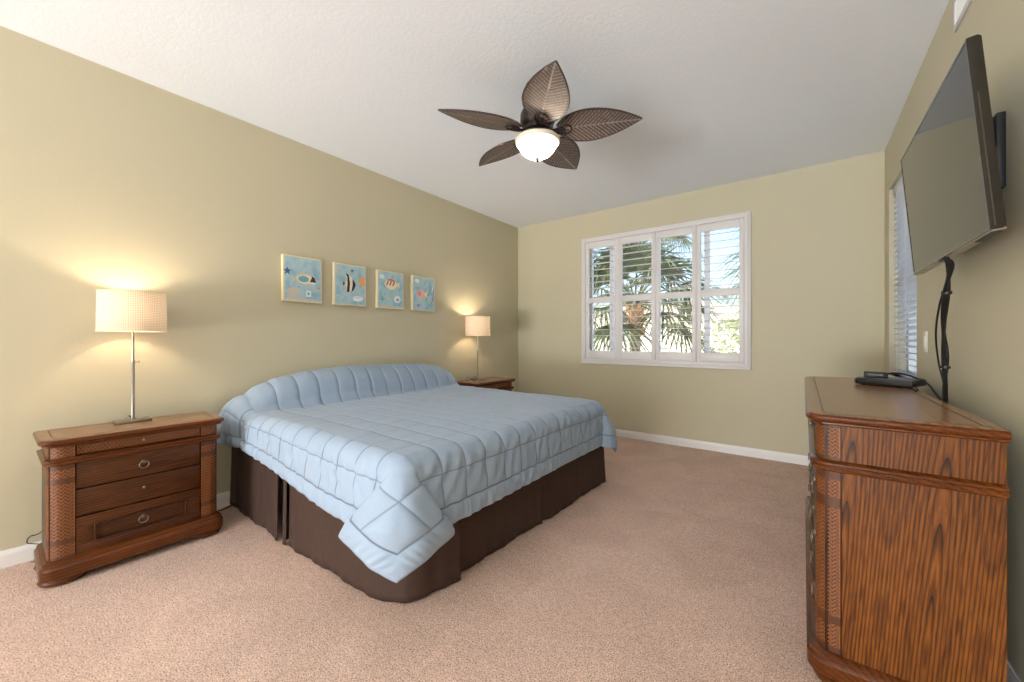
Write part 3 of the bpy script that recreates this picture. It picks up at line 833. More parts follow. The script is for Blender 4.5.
# nightstand
NS_LABEL = 'oak nightstand left of the bed, its whole front with four drawers in view'
ns = thing('nightstand', NS_LABEL, 'nightstand', (-2.945, 0.492, 0), PI/2, 'oak nightstands beside the bed')
W, D = 0.718, 0.36
Wb, Db, yo = chest(ns, W, D, 0.69, 0.085, 0.06, 0.035, (0.118, 0.564, 0.596, 0.653, 0.69), M['oak_dark'], 0.0115, 0.0165)
yf = -Db/2+yo
dx = Wb/2-0.088
def drawer_front(z0, z1, panel=False):
    bm = BM()
    if not panel: box(bm, -dx, dx, yf+0.004, yf+0.03, z0, z1, 0.004, 2)
    else:
        fr = 0.048
        box(bm, -dx, dx, yf+0.002, yf+0.03, z0, z0+fr, 0.003, 2); box(bm, -dx, dx, yf+0.002, yf+0.03, z1-fr, z1, 0.003, 2)
        box(bm, -dx, -dx+fr+0.015, yf+0.0022, yf+0.03, z0+fr-0.002, z1-fr+0.002, 0.003, 2); box(bm, dx-fr-0.015, dx, yf+0.0022, yf+0.03, z0+fr-0.002, z1-fr+0.002, 0.003, 2)
        box(bm, -dx+0.04, dx-0.04, yf+0.016, yf+0.031, z0+0.03, z1-0.03)
        a0, a1, b0, b1 = -dx+fr+0.012, dx-fr-0.012, z0+fr-0.003, z1-fr+0.003
    o = mesh_obj('drawer', bm, M['oak_x'], ns, 0.5)
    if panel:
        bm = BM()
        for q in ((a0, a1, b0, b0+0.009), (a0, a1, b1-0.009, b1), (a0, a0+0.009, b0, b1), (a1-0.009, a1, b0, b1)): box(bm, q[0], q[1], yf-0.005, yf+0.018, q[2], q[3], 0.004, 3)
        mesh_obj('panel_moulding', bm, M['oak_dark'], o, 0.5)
    return o
d = drawer_front(0.437, 0.563); ring_pull(d, 0.0, yf+0.004, 0.512)
d = drawer_front(0.304, 0.432); knob(d, 0.0, yf+0.004, 0.378, 0.9)
d = drawer_front(0.117, 0.298, True); ring_pull(d, 0.0, yf+0.016, 0.222)
bm = BM(); box(bm, -dx, dx, yf+0.008, yf+0.03, 0.598, 0.652, 0.002, 1); d = mesh_obj('drawer', bm, M['oak_x'], ns, 0.5)
carve('woven_front', [(-dx+0.004, yf+0.0075), (dx-0.004, yf+0.0075)], 0.604, 0.647, d, px=0.011, pz=0.014, swap=True)
knob(d, 0.0, yf+0.006, 0.626, 0.8)
ns2 = dup(ns, (-2.945, 3.445, 0), PI/2, 'oak nightstand in the back corner, only its top showing past the bed')

# dresser
dr = thing('dresser', 'long oak dresser standing against the right-hand wall under the television', 'dresser', (0.2275, 2.50, 0), -PI/2)
W, D = 1.70, 0.445
zs = (0.112, 0.718, 0.754, 0.872, 0.907)
Wb, Db, yo = chest(dr, W, D, 0.907, 0.075, 0.062, 0.045, zs, M['oak_z'])
yf = -Db/2+yo
fx0, fx1 = -Wb/2+0.078, Wb/2-0.078
cols = 3; cw = (fx1-fx0)/cols
for c in range(cols):
    a, b_ = fx0+cw*c+0.004, fx0+cw*(c+1)-0.004
    bm = BM(); box(bm, a, b_, yf+0.004, yf+0.03, 0.759, 0.868, 0.003, 2); d = mesh_obj('drawer', bm, M['oak_x'], dr, 0.5)
    knob(d, (a+b_)/2, yf+0.004, 0.813)
    for k in range(3):
        z0 = 0.116+k*0.2005; z1 = z0+0.196
        bm = BM(); box(bm, a, b_, yf+0.002, yf+0.03, z0, z1, 0.004, 2)
        if k == 0:
            for q in ((a+0.05, b_-0.05, z0+0.04, z0+0.052), (a+0.05, b_-0.05, z1-0.052, z1-0.04), (a+0.05, a+0.062, z0+0.052, z1-0.052), (b_-0.062, b_-0.05, z0+0.052, z1-0.052)):
                box(bm, q[0], q[1], yf-0.004, yf+0.006, q[2], q[3], 0.003, 2)
        d = mesh_obj('drawer', bm, M['oak_x'], dr, 0.5)
        for xx in (a+cw*0.22, b_-cw*0.22): ring_pull(d, xx, yf+0.002, (z0+z1)/2+0.012, 1.1)

# ------------------------------------------------------------------ table lamps
LX = -3.06
lp = thing('table_lamp', 'brushed nickel lamp with a woven drum shade on the nightstand left of the bed', 'lamp', (LX, 0.492, 0.691), 0, 'bedside table lamps')
bm = BM(); box(bm, -0.050, 0.050, -0.075, 0.075, 0.0, 0.012, 0.002, 2); box(bm, -0.012, 0.012, -0.012, 0.012, 0.012, 0.020, 0.002); mesh_obj('base', bm, M['nickel'], lp, 0.5)
bm = BM()
lathe(bm, [(0.0075, 0.012), (0.0075, 0.33), (0.0085, 0.332), (0.0085, 0.345), (0.0055, 0.347), (0.0055, 0.52), (0.014, 0.522), (0.014, 0.57)], seg=20, cap0=True, cap1=True)
mesh_obj('stem', bm, M['nickel'], lp, 0.5)
bm = BM(); tube(bm, [(0.0, 0.006, 0.338), (0.0, 0.022, 0.338)], 0.004, 10); tube(bm, [(0.0, 0.022, 0.338), (0.0, 0.028, 0.338)], 0.007, 10); mesh_obj('switch', bm, M['nickel'], lp, 0.5)
bm = BM(); R = 0.144; z0, z1 = 0.511, 0.730
prof = [(R+0.002, z0), (R-0.002, z1), (R-0.004, z1), (R, z0)]
rs = [[Vector((r_*math.cos(2*PI*k/64), r_*math.sin(2*PI*k/64), z)) for k in range(64)] for r_, z in (prof[0], prof[1])]
rings(bm, rs, False, False); shade = mesh_obj('shade', bm, M['shade'], lp, 4)
for r_, z in ((R+0.002, z0), (R-0.002, z1)):
    bm = BM(); torus(bm, (0, 0, z), r_, 0.0022, 'z', 64, 6); mesh_obj('shade_trim', bm, M['canvas'], shade, 4)
bm = BM()
for k in range(3):
    a = 2*PI*k/3+0.4; tube(bm, [(0.012*math.cos(a), 0.012*math.sin(a), 0.70), (0.142*math.cos(a), 0.142*math.sin(a), 0.71)], 0.0016, 6)
tube(bm, [(0, 0, 0.57), (0, 0, 0.70)], 0.002, 6); mesh_obj('shade_spider', bm, M['nickel'], shade)
bm = BM(); bmesh.ops.create_uvsphere(bm, u_segments=16, v_segments=10, radius=0.026, matrix=Matrix.Translation((0, 0, 0.605))); mesh_obj('bulb', bm, M['bulb'], lp, 4)
bm = BM()
tube(bm, spline([(-0.012, -0.004, 0.016), (-0.022, -0.012, 0.030), (-0.034, -0.004, 0.022), (-0.052, 0.0, 0.006), (-0.085, -0.005, 0.004), (-0.108, -0.02, 0.0), (-0.125, -0.06, -0.06), (-0.145, -0.22, -0.40), (-0.165, -0.32, -0.545), (-0.17, -0.362, -0.562), (-0.168, -0.372, -0.59), (-0.162, -0.345, -0.605), (-0.150, -0.30, -0.63), (-0.135, -0.33, -0.683), (-0.135, -0.362, -0.684)], 10), 0.0024, 6)
mesh_obj('cord', bm, M['cable'], lp, 4)
lp2 = dup(lp, (LX, 3.43, 0.691), PI, 'brushed nickel lamp with a drum shade on the nightstand in the back corner')
for o in (lp, lp2):
    lamp('lamp_bulb_light', 'POINT', (0, 0, 0.645), 2.4, (1.0, 0.83, 0.60), radius=0.03, parent=o)
for ch in lp2.children:
    if ch.name.startswith('cord'):
        bm = BM()
        tube(bm, spline([(0.01, 0.01, 0.016), (0.03, 0.02, 0.03), (0.055, 0.03, 0.016), (0.095, 0.03, 0.004), (0.125, 0.05, 0.003), (0.13, 0.1, -0.3), (0.14, 0.1, -0.68)], 10), 0.0022, 6)
        me = bpy.data.meshes.new('cord'); bm.to_mesh(me); bm.free(); me.materials.append(M['cable'])
        for p in me.polygons: p.use_smooth = True
        ch.data = me
# cord lying between nightstand and bed
bm = BM(); tube(bm, spline([(-3.22, 0.80, 0.005), (-3.16, 0.86, 0.005), (-3.15, 0.93, 0.005), (-3.18, 1.02, 0.005), (-3.2, 1.2, 0.005)], 8), 0.004, 8)
tag(mesh_obj('floor_cord', bm, M['cable'], None, 4), 'black cord lying on the carpet between left nightstand and bed', 'cord')

# ------------------------------------------------------------------ pictures
def poly(bm, pts, y, mi):
    """flat patch of paint; pts in picture coordinates (u right, w up), y = relief towards the room"""
    vs = [bm.verts.new((y, u, w)) for u, w in pts]
    f = bm.faces.new(vs); f.material_index = mi
    if f.normal.x == 0: f.normal_update()
    if f.normal.x < 0: f.normal_flip()
def ell(cx, cy, a, b_, n=22, rot=0):
    return [(cx+a*math.cos(2*PI*k/n)*math.cos(rot)-b_*math.sin(2*PI*k/n)*math.sin(rot), cy+a*math.cos(2*PI*k/n)*math.sin(rot)+b_*math.sin(2*PI*k/n)*math.cos(rot)) for k in range(n)]
def star(cx, cy, r, n=5, inner=0.4): return [(cx+(r if k % 2 == 0 else r*inner)*math.sin(PI*k/n), cy+(r if k % 2 == 0 else r*inner)*math.cos(PI*k/n)) for k in range(2*n)]
INKS = list(PAL)
def picture(y0, label, motif):
    w, h = 0.305, 0.363
    root = thing('fish_picture', label, 'picture', (XL+0.003, y0, 1.456), 0, 'fish pictures in a row above the bed')
    bm = BM(); box(bm, 0, 0.034, 0, w, 0, h, 0.002, 1); mesh_obj('canvas', bm, M['canvas'], root, 0.5)
    bm = BM(); box(bm, 0.0335, 0.0352, 0.010, w-0.010, 0.012, h-0.012); mesh_obj('print', bm, M['sea'], root)
    for nm, shapes in motif:
        bm = BM()
        for k, (pts, ink) in enumerate(shapes): poly(bm, pts, 0.0356+0.00025*k, INKS.index(ink))
        mesh_obj(nm, bm, [M['ink_'+i] for i in INKS], root)
    return root
picture(1.357, 'fish picture of a long pale fish with a dark blue spot, leftmost of the row', [
    ('fish', [([(0.085, 0.185), (0.10, 0.215), (0.14, 0.235), (0.19, 0.235), (0.235, 0.215), (0.262, 0.185), (0.235, 0.155), (0.19, 0.137), (0.14, 0.142), (0.105, 0.16)], 'sand'),
              ([(0.098, 0.187), (0.12, 0.21), (0.16, 0.222), (0.20, 0.218), (0.24, 0.19), (0.21, 0.155), (0.16, 0.146), (0.12, 0.16)], 'cream'),
              (ell(0.155, 0.185, 0.042, 0.026), 'aqua'), ([(0.085, 0.185), (0.07, 0.205), (0.064, 0.185), (0.07, 0.165)], 'sand'),
              ([(0.205, 0.165), (0.225, 0.215), (0.245, 0.20), (0.255, 0.165)], 'black'), (ell(0.232, 0.158, 0.022, 0.008), 'white')]),
    ('starfish', [(star(0.032, 0.235, 0.034), 'navy')]),
    ('shell', [([(0.175, 0.045), (0.215, 0.045), (0.215, 0.095), (0.175, 0.095)], 'white'), (ell(0.195, 0.07, 0.009, 0.013), 'aqua')]),
    ('rock', [(ell(0.075, 0.072, 0.045, 0.038), 'sand')]), ('seabed', [([(0.02, 0.016), (0.28, 0.016), (0.27, 0.026), (0.03, 0.034)], 'sand')]), ('pebble', [(ell(0.28, 0.125, 0.008, 0.006), 'coral')]), ('pebble', [(ell(0.12, 0.12, 0.009, 0.005), 'violet')])])
picture(1.767, 'fish picture with a black and white striped angelfish and orange sun', [
    ('fish', [([(0.10, 0.19), (0.115, 0.225), (0.11, 0.265), (0.10, 0.285), (0.135, 0.27), (0.165, 0.25), (0.195, 0.205), (0.20, 0.18), (0.18, 0.14), (0.15, 0.125), (0.11, 0.12), (0.115, 0.155)], 'cream'),
              ([(0.105, 0.285), (0.135, 0.268), (0.145, 0.20), (0.14, 0.12), (0.115, 0.118), (0.122, 0.19), (0.12, 0.25)], 'black'),
              ([(0.17, 0.24), (0.195, 0.205), (0.20, 0.18), (0.18, 0.14), (0.158, 0.12), (0.17, 0.18)], 'black'),
              ([(0.10, 0.19), (0.075, 0.21), (0.082, 0.19), (0.075, 0.165)], 'black')]),
    ('sun', [(ell(0.262, 0.225, 0.032, 0.045), 'orange')]),
    ('starfish', [(star(0.165, 0.31, 0.02, 6, 0.3), 'navy')]),
    ('sandbank', [(ell(0.225, 0.072, 0.052, 0.018), 'white'), (ell(0.22, 0.055, 0.045, 0.014), 'white'), ([(0.18, 0.076), (0.26, 0.076), (0.26, 0.079), (0.18, 0.079)], 'violet')]), ('pebble', [(ell(0.035, 0.325, 0.014, 0.016), 'sand')]), ('pebble', [(ell(0.03, 0.285, 0.01, 0.012), 'sand')])])
picture(2.190, 'fish picture with a round cream fish banded in red across its back', [
    ('fish', [([(0.075, 0.235), (0.10, 0.27), (0.145, 0.285), (0.19, 0.275), (0.225, 0.25), (0.255, 0.265), (0.25, 0.235), (0.26, 0.21), (0.225, 0.222), (0.19, 0.19), (0.145, 0.18), (0.10, 0.20)], 'cream'),
              ([(0.10, 0.27), (0.145, 0.292), (0.19, 0.28), (0.20, 0.262), (0.145, 0.268)], 'coral')] +
             [([(x, 0.225), (x+0.018, 0.265), (x+0.032, 0.262), (x+0.012, 0.222)], 'red') for x in (0.095, 0.13, 0.165)]),
    ('starfish', [(star(0.055, 0.085, 0.04, 4, 0.25), 'aqua')]),
    ('shell', [(ell(0.225, 0.095, 0.038, 0.036), 'white'), (ell(0.228, 0.09, 0.016, 0.014), 'violet')]), ('bubble', [(ell(0.05, 0.30, 0.026, 0.022), 'white')]), ('seabed', [([(0.02, 0.018), (0.28, 0.018), (0.27, 0.026), (0.03, 0.032)], 'sand')])])
picture(2.602, 'fish picture with a round pink fish over blue seaweed, nearest the back corner', [
    ('fish', [(ell(0.11, 0.175, 0.055, 0.05), 'pink'), ([(0.155, 0.185), (0.195, 0.21), (0.19, 0.18), (0.20, 0.15), (0.158, 0.16)], 'cream'), (ell(0.09, 0.18, 0.02, 0.022), 'coral'), (ell(0.088, 0.18, 0.009, 0.01), 'pink')]),
    ('seaweed', [([(0.17, 0.10), (0.19, 0.16), (0.22, 0.20), (0.225, 0.26), (0.215, 0.33), (0.235, 0.26), (0.235, 0.19), (0.20, 0.15), (0.18, 0.10)], 'aqua'),
                 ([(0.25, 0.08), (0.285, 0.12), (0.285, 0.30), (0.275, 0.20), (0.265, 0.13), (0.245, 0.09)], 'violet'), ([(0.255, 0.20), (0.265, 0.26), (0.285, 0.30), (0.275, 0.24)], 'white')]),
    ('shell', [(ell(0.075, 0.055, 0.022, 0.018), 'violet')]), ('bubble', [(ell(0.06, 0.31, 0.03, 0.02), 'white')])])

# ------------------------------------------------------------------ ceiling fan
FX, FY, FZ = -1.336, 2.057, 2.46
fan = thing('ceiling_fan', 'five-blade ceiling fan with woven leaf blades and a lit frosted glass bowl', 'ceiling fan', (FX, FY, H))
dz = lambda z: z-H
bm = BM(); lathe(bm, [(0.001, dz(H)), (0.075, dz(H)), (0.075, dz(2.72)), (0.066, dz(2.69)), (0.03, dz(2.672)), (0.013, dz(2.668)), (0.013, dz(2.60))], seg=36, cap0=True); mesh_obj('canopy', bm, M['fan_metal'], fan, 0.6)
bm = BM(); lathe(bm, [(0.013, dz(2.615)), (0.05, dz(2.612)), (0.092, dz(2.592)), (0.108, dz(2.56)), (0.108, dz(2.515)), (0.098, dz(2.49)), (0.085, dz(2.48)), (0.085, dz(2.455)), (0.001, dz(2.455))], seg=40); mesh_obj('motor_housing', bm, M['fan_metal'], fan, 0.6)
bm = BM(); lathe(bm, [(0.06, dz(2.457)), (0.066, dz(2.445)), (0.100, dz(2.434)), (0.118, dz(2.424)), (0.126, dz(2.414)), (0.127, dz(2.406)), (0.120, dz(2.404)), (0.001, dz(2.408))], seg=40); mesh_obj('light_fitter', bm, M['fan_metal'], fan, 0.6)
bm = BM()
lathe(bm, [(0.122, dz(2.409)), (0.134, dz(2.407)), (0.140, dz(2.401)), (0.140, dz(2.395)), (0.137, dz(2.386)), (0.128, dz(2.380))], seg=48); mesh_obj('bowl_rim', bm, M['rim_glass'], fan, 4)
bm = BM()
lathe(bm, [(0.1275, dz(2.3802)), (0.125, dz(2.378)), (0.117, dz(2.365)), (0.104, dz(2.342)), (0.082, dz(2.318)), (0.052, dz(2.301)), (0.022, dz(2.294)), (0.001, dz(2.293))], seg=48); mesh_obj('light_bowl', bm, M['bowl'], fan, 4)
bm = BM(); lathe(bm, [(0.006, dz(2.412)), (0.006, dz(2.296)), (0.015, dz(2.292)), (0.017, dz(2.286)), (0.010, dz(2.281)), (0.011, dz(2.275)), (0.006, dz(2.268)), (0.001, dz(2.266))], seg=20); mesh_obj('finial', bm, M['fan_metal'], fan, 4)
hw_tab = [(0, 0.030), (0.04, 0.058), (0.10, 0.088), (0.18, 0.110), (0.28, 0.124), (0.38, 0.128), (0.5, 0.122), (0.62, 0.106), (0.74, 0.082), (0.85, 0.052), (0.94, 0.023), (1, 0.002)]
def smooth_tab(t): return sum(lerp_tab(hw_tab, max(0, min(1, t+d_))) for d_ in (-0.03, 0, 0.03))/3 if 0.03 < t < 0.97 else lerp_tab(hw_tab, t)
r0, r1 = 0.125, 0.622
for k in range(5):
    ang = math.radians(239.0+72*k)
    rotm = Matrix.Translation((0, 0, dz(FZ))) @ Matrix.Rotation(ang, 4, 'Z') @ Matrix.Rotation(math.radians(-13), 4, 'X')
    NU, NV = 150, 48
    bm = BM(); lay = bm.verts.layers.float.new('strand'); faces = []
    for side in (1, -1):                       # upper and lower face
        g = []
        for i in range(NU+1):
            t = i/NU; hw = smooth_tab(t); row = []
            for j in range(NV+1):
                f = j/NV*2-1
                y = f*hw; x = r0+(r1-r0)*t
                u_ = x - abs(y)*0.85
                ph = (u_/0.026) % 1.0
                h = 1.0 if ph < 0.24 else 0.18+0.2*math.sin(PI*(ph-0.24)/0.76)
                if abs(y) < 0.0045: h = 1.2
                if abs(f) > 0.955: h = 0.1
                z = side*0.0035 + side*0.0022*(h-0.5) - 0.012*(t-0.4)**2 - 0.35*y*y
                v = bm.verts.new((x, y, z)); v[lay] = min(1, h); row.append(v)
            g.append(row)
        faces.append(g)
    a, b_ = faces
    for i in range(NU):
        for j in range(NV):
            bm.faces.new((a[i][j], a[i+1][j], a[i+1][j+1], a[i][j+1])); bm.faces.new((b_[i][j], b_[i][j+1], b_[i+1][j+1], b_[i+1][j]))
    bm.transform(rotm)
    bl_ = mesh_obj('blade', bm, M['blade'], fan, 4)
    bm = BM(); edge = []
    for i in range(61):
        t = i/60; edge.append((r0+(r1-r0)*t, smooth_tab(t), -0.012*(t-0.4)**2-0.35*smooth_tab(t)**2))
    for i in range(60, -1, -1):
        t = i/60; edge.append((r0+(r1-r0)*t, -smooth_tab(t), -0.012*(t-0.4)**2-0.35*smooth_tab(t)**2))
    tube(bm, edge, 0.0048, 8); bm.transform(rotm); mesh_obj('blade_rim', bm, M['fan_rim'], bl_, 4)
    bm = BM()                                   # cast bracket with an open loop under the blade root
    for s in (-1, 1):
        tube(bm, spline([(0.075, 0.012*s, 0.0), (0.115, 0.016*s, -0.016), (0.15, 0.034*s, -0.014), (0.185, 0.036*s, -0.013), (0.208, 0.018*s, -0.013), (0.214, 0.0, -0.013)], 8), 0.0055, 8)
    for s in (-0.012, 0, 0.012): tube(bm, spline([(0.075, s*0.6, 0.0), (0.12, s, -0.016), (0.175, s*1.1, -0.014)], 6), 0.004, 8)
    box(bm, 0.06, 0.10, -0.02, 0.02, -0.008, 0.006, 0.003)
    bm.transform(rotm); mesh_obj('blade_bracket', bm, M['fan_metal'], bl_, 0.8)
for s in (-1, 1):
    lamp('fan_bulb_light', 'POINT', (0.05*s*0.80, 0.05*s*0.6, dz(2.365)), 25.0, (1.0, 0.94, 0.86), radius=0.02, parent=fan)

# ------------------------------------------------------------------ television, mount, cables
tv = thing('television', 'flat black television mounted on the right-hand wall, tilted down', 'television', (0.392, 2.11, 1.730))
tv.rotation_euler = (0, 0, 0)
tilt = math.radians(-4.7)
TM = Matrix.Rotation(tilt, 4, 'Y')        # local: -x faces the room
def tvobj(name, bm, mat, sm=0.5, parent=tv):
    bm.transform(TM); return mesh_obj(name, bm, mat, parent, sm)
w, h = 0.93/2, 0.547/2
bm = BM()
rs = []
for x, iy, iz in ((0.0, 0.0, 0.0), (0.018, 0.0, 0.0), (0.026, 0.004, 0.004), (0.036, 0.04, 0.03), (0.044, 0.12, 0.10), (0.046, 0.20, 0.14)):
    rs.append([Vector((x, -w+iy, -h+iz)), Vector((x, w-iy, -h+iz)), Vector((x, w-iy, h-iz)), Vector((x, -w+iy, h-iz))])
rings(bm, rs); bmesh.ops.recalc_face_normals(bm, faces=bm.faces); case = tvobj('case', bm, M['tv_case'])
bm = BM(); e = 0.009
for q in ((-w, w, h-e, h), (-w, w, -h, -h+0.010), (-w, -w+e, -h+0.010, h-e), (w-e, w, -h+0.010, h-e)): box(bm, -0.004, 0.001, q[0], q[1], q[2], q[3], 0.001, 1)
tvobj('bezel', bm, M['tv_case'])
bm = BM(); box(bm, -0.0025, 0.0005, -w+e, w-e, -h+0.010, h-e); tvobj('screen', bm, M['tv_screen'])
bm = BM(); box(bm, -0.002, 0.026, -w+0.002, w-0.002, -h-0.004, -h+0.0005, 0.0015, 1); tvobj('bottom_strip', bm, M['tv_strip'])
bm = BM(); box(bm, -0.008, 0.004, -0.035, 0.035, -h-0.010, -h-0.001, 0.002); tvobj('sensor_bar', bm, M['black_plastic'])
bm = BM(); box(bm, 0.004, 0.024, -w+0.02, -w+0.16, -h-0.0065, -h-0.0035, 0.001, 1); tvobj('speaker_slot', bm, M['black_plastic'])
bm = BM(); box(bm, 0.0045, 0.0075, -w-0.0012, -w+0.0005, -h+0.01, h-0.16, 0.0005, 1); tvobj('edge_strip', bm, M['tv_edge'])

mt = thing('wall_mount', 'black articulated steel bracket on the wall behind the television', 'tv mount', (XR, 2.13, 1.795))
bm = BM(); box(bm, -0.022, 0.0, -0.085, 0.085, -0.125, 0.13, 0.003); mesh_obj('wall_plate', bm, M['black_plastic'], mt, 0.5)
bm = BM(); box(bm, -0.034, -0.022, -0.070, -0.050, -0.11, 0.125, 0.003); box(bm, -0.034, -0.022, 0.050, 0.070, -0.11, 0.125, 0.003); mesh_obj('rail', bm, M['steel'], mt, 0.5)
bm = BM()
for z in (0.065, -0.06): 
    box(bm, -0.060, -0.030, -0.085, 0.085, z-0.022, z+0.022, 0.004)
    box(bm, -0.09, -0.05, -0.035, 0.035, z-0.014, z+0.014, 0.004)
tube(bm, [(-0.056, -0.06, -0.10), (-0.056, -0.06, 0.11)], 0.012, 12); mesh_obj('arm', bm, M['black_plastic'], mt, 0.6)
bm = BM(); box(bm, -0.100, -0.086, -0.15, 0.15, -0.11, 0.11, 0.003); mesh_obj('tv_plate', bm, M['black_plastic'], mt, 0.5)

cb = thing('cable_bundle', 'bundle of black television cables hanging from screen to dresser', 'cables', (0.44, 2.10, 1.45))
ci = Matrix.Translation((-0.44, -2.10, -1.45))
main_run = [(0.413, 2.06, 1.449), (0.425, 2.09, 1.42), (0.440, 2.20, 1.34), (0.457, 2.33, 1.22), (0.473, 2.39, 1.08), (0.485, 2.435, 0.95), (0.489, 2.45, 0.82)]
runs = [main_run, [(x+0.007*math.sin(2.1*i), y+0.010*math.cos(2.1*i), z) for i, (x, y, z) in enumerate(main_run)],
        [(0.415, 2.085, 1.449), (0.428, 2.13, 1.39), (0.434, 2.27, 1.29), (0.445, 2.38, 1.18), (0.464, 2.44, 1.06), (0.484, 2.455, 0.95), (0.492, 2.47, 0.82)],
        [(x-0.006*math.sin(1.7*i+1), y-0.010*math.cos(1.7*i+1), z) for i, (x, y, z) in enumerate(main_run)]]
for i, r_ in enumerate(runs):
    bm = BM(); tube(bm, spline(r_, 10), [0.0062, 0.0058, 0.0035, 0.0055][i], 8); bm.transform(ci); mesh_obj('cable', bm, M['cable'], cb, 4)
for p, rr_ in (((0.441, 2.205, 1.335), 0.015), ((0.478, 2.405, 1.04), 0.015)):
    bm = BM(); lathe(bm, [(rr_, -0.006), (rr_, 0.006)], p, 12, 0, True, True); bm.transform(ci); mesh_obj('cable_tie', bm, M['cable'], cb)

# set-top box and small adapter on the dresser
st = thing('cable_box', 'slim black and grey media box lying on the dresser top', 'media box', (0.375, 2.92, 0.9076), math.radians(-24))
bm = BM(); box(bm, -0.115, 0.115, -0.10, 0.10, 0.004, 0.036, 0.004, 2); mesh_obj('case', bm, M['black_plastic'], st, 0.6)
bm = BM(); box(bm, -0.110, 0.110, -0.095, 0.095, 0.0355, 0.040, 0.002, 2); mesh_obj('lid', bm, M['grey_plastic'], st, 0.6)
bm = BM(); box(bm, -0.121, -0.1145, -0.10, 0.10, 0.006, 0.034, 0.003, 2); mesh_obj('end_cap', bm, M['grey_plastic'], st, 0.6)
bm = BM()
for sx in (-0.09, 0.09):
    for sy in (-0.075, 0.075): lathe(bm, [(0.008, 0), (0.008, 0.005)], (sx, sy, 0), 12, 0, True, True)
mesh_obj('rubber_feet', bm, M['cable'], st)
ad_ = thing('power_adapter', 'small black box sitting on top of the flat media box', 'adapter', (0.315, 2.90, 0.9477), math.radians(-5))
bm = BM(); box(bm, -0.048, 0.048, -0.04, 0.04, 0.0, 0.030, 0.005, 3); mesh_obj('case', bm, M['black_plastic'], ad_, 0.6)
bm = BM(); box(bm, -0.030, 0.030, -0.0415, -0.039, 0.010, 0.022, 0.001, 1); mesh_obj('front_window', bm, M['tv_screen'], ad_, 0.6)
bm = BM(); tube(bm, spline([(0.363, 2.93, 0.968), (0.40, 2.95, 0.972), (0.455, 2.97, 0.962), (0.500, 2.86, 0.935), (0.503, 2.72, 0.905), (0.504, 2.58, 0.87), (0.506, 2.51, 0.84), (0.508, 2.49, 0.80)], 10), 0.0045, 8)
tag(mesh_obj('adapter_cord', bm, M['cable'], None, 4), 'black cord looping from the small box over the dresser edge', 'cord')
bm = BM(); tube(bm, spline([(0.440, 2.80, 0.918), (0.446, 2.75, 0.916), (0.444, 2.70, 0.912), (0.430, 2.66, 0.912), (0.424, 2.61, 0.912)], 10), 0.0035, 8)
tag(mesh_obj('short_cord', bm, M['cable'], None, 4), 'short black cord end lying on the dresser behind the media box', 'cord')

# outlet plate on the right wall
op = thing('wall_plate', 'cream wall plate on the right-hand wall beneath the television', 'wall plate', (XR, 3.115, 1.142))
bm = BM(); box(bm, -0.006, 0, -0.036, 0.036, -0.058, 0.058, 0.003, 2); mesh_obj('plate', bm, M['plate'], op, 0.6)
bm = BM(); box(bm, -0.0085, -0.005, -0.017, 0.017, -0.034, 0.034, 0.0015, 2); mesh_obj('rocker', bm, M['trim'], op, 0.6)
# air vent high on the right wall
vt = thing('air_vent', 'white louvred air vent high on the right-hand wall', 'vent', (XR, 2.28, 2.60))
bm = BM()
y0, y1, z0, z1 = -0.30, 0.30, -0.075, 0.075
for q in ((y0, y1, z1-0.022, z1), (y0, y1, z0, z0+0.022), (y0, y0+0.022, z0+0.022, z1-0.022), (y1-0.022, y1, z0+0.022, z1-0.022)): box(bm, -0.010, 0, q[0], q[1], q[2], q[3], 0.003, 2)
mesh_obj('frame', bm, M['vent'], vt, 0.6)
bm = BM()
for i in range(22):
    y = y0+0.03+i*(y1-y0-0.06)/21
    box(bm, -0.007, 0.0, y-0.002, y+0.002, z0+0.02, z1-0.02)
mesh_obj('vanes', bm, M['vent'], vt)

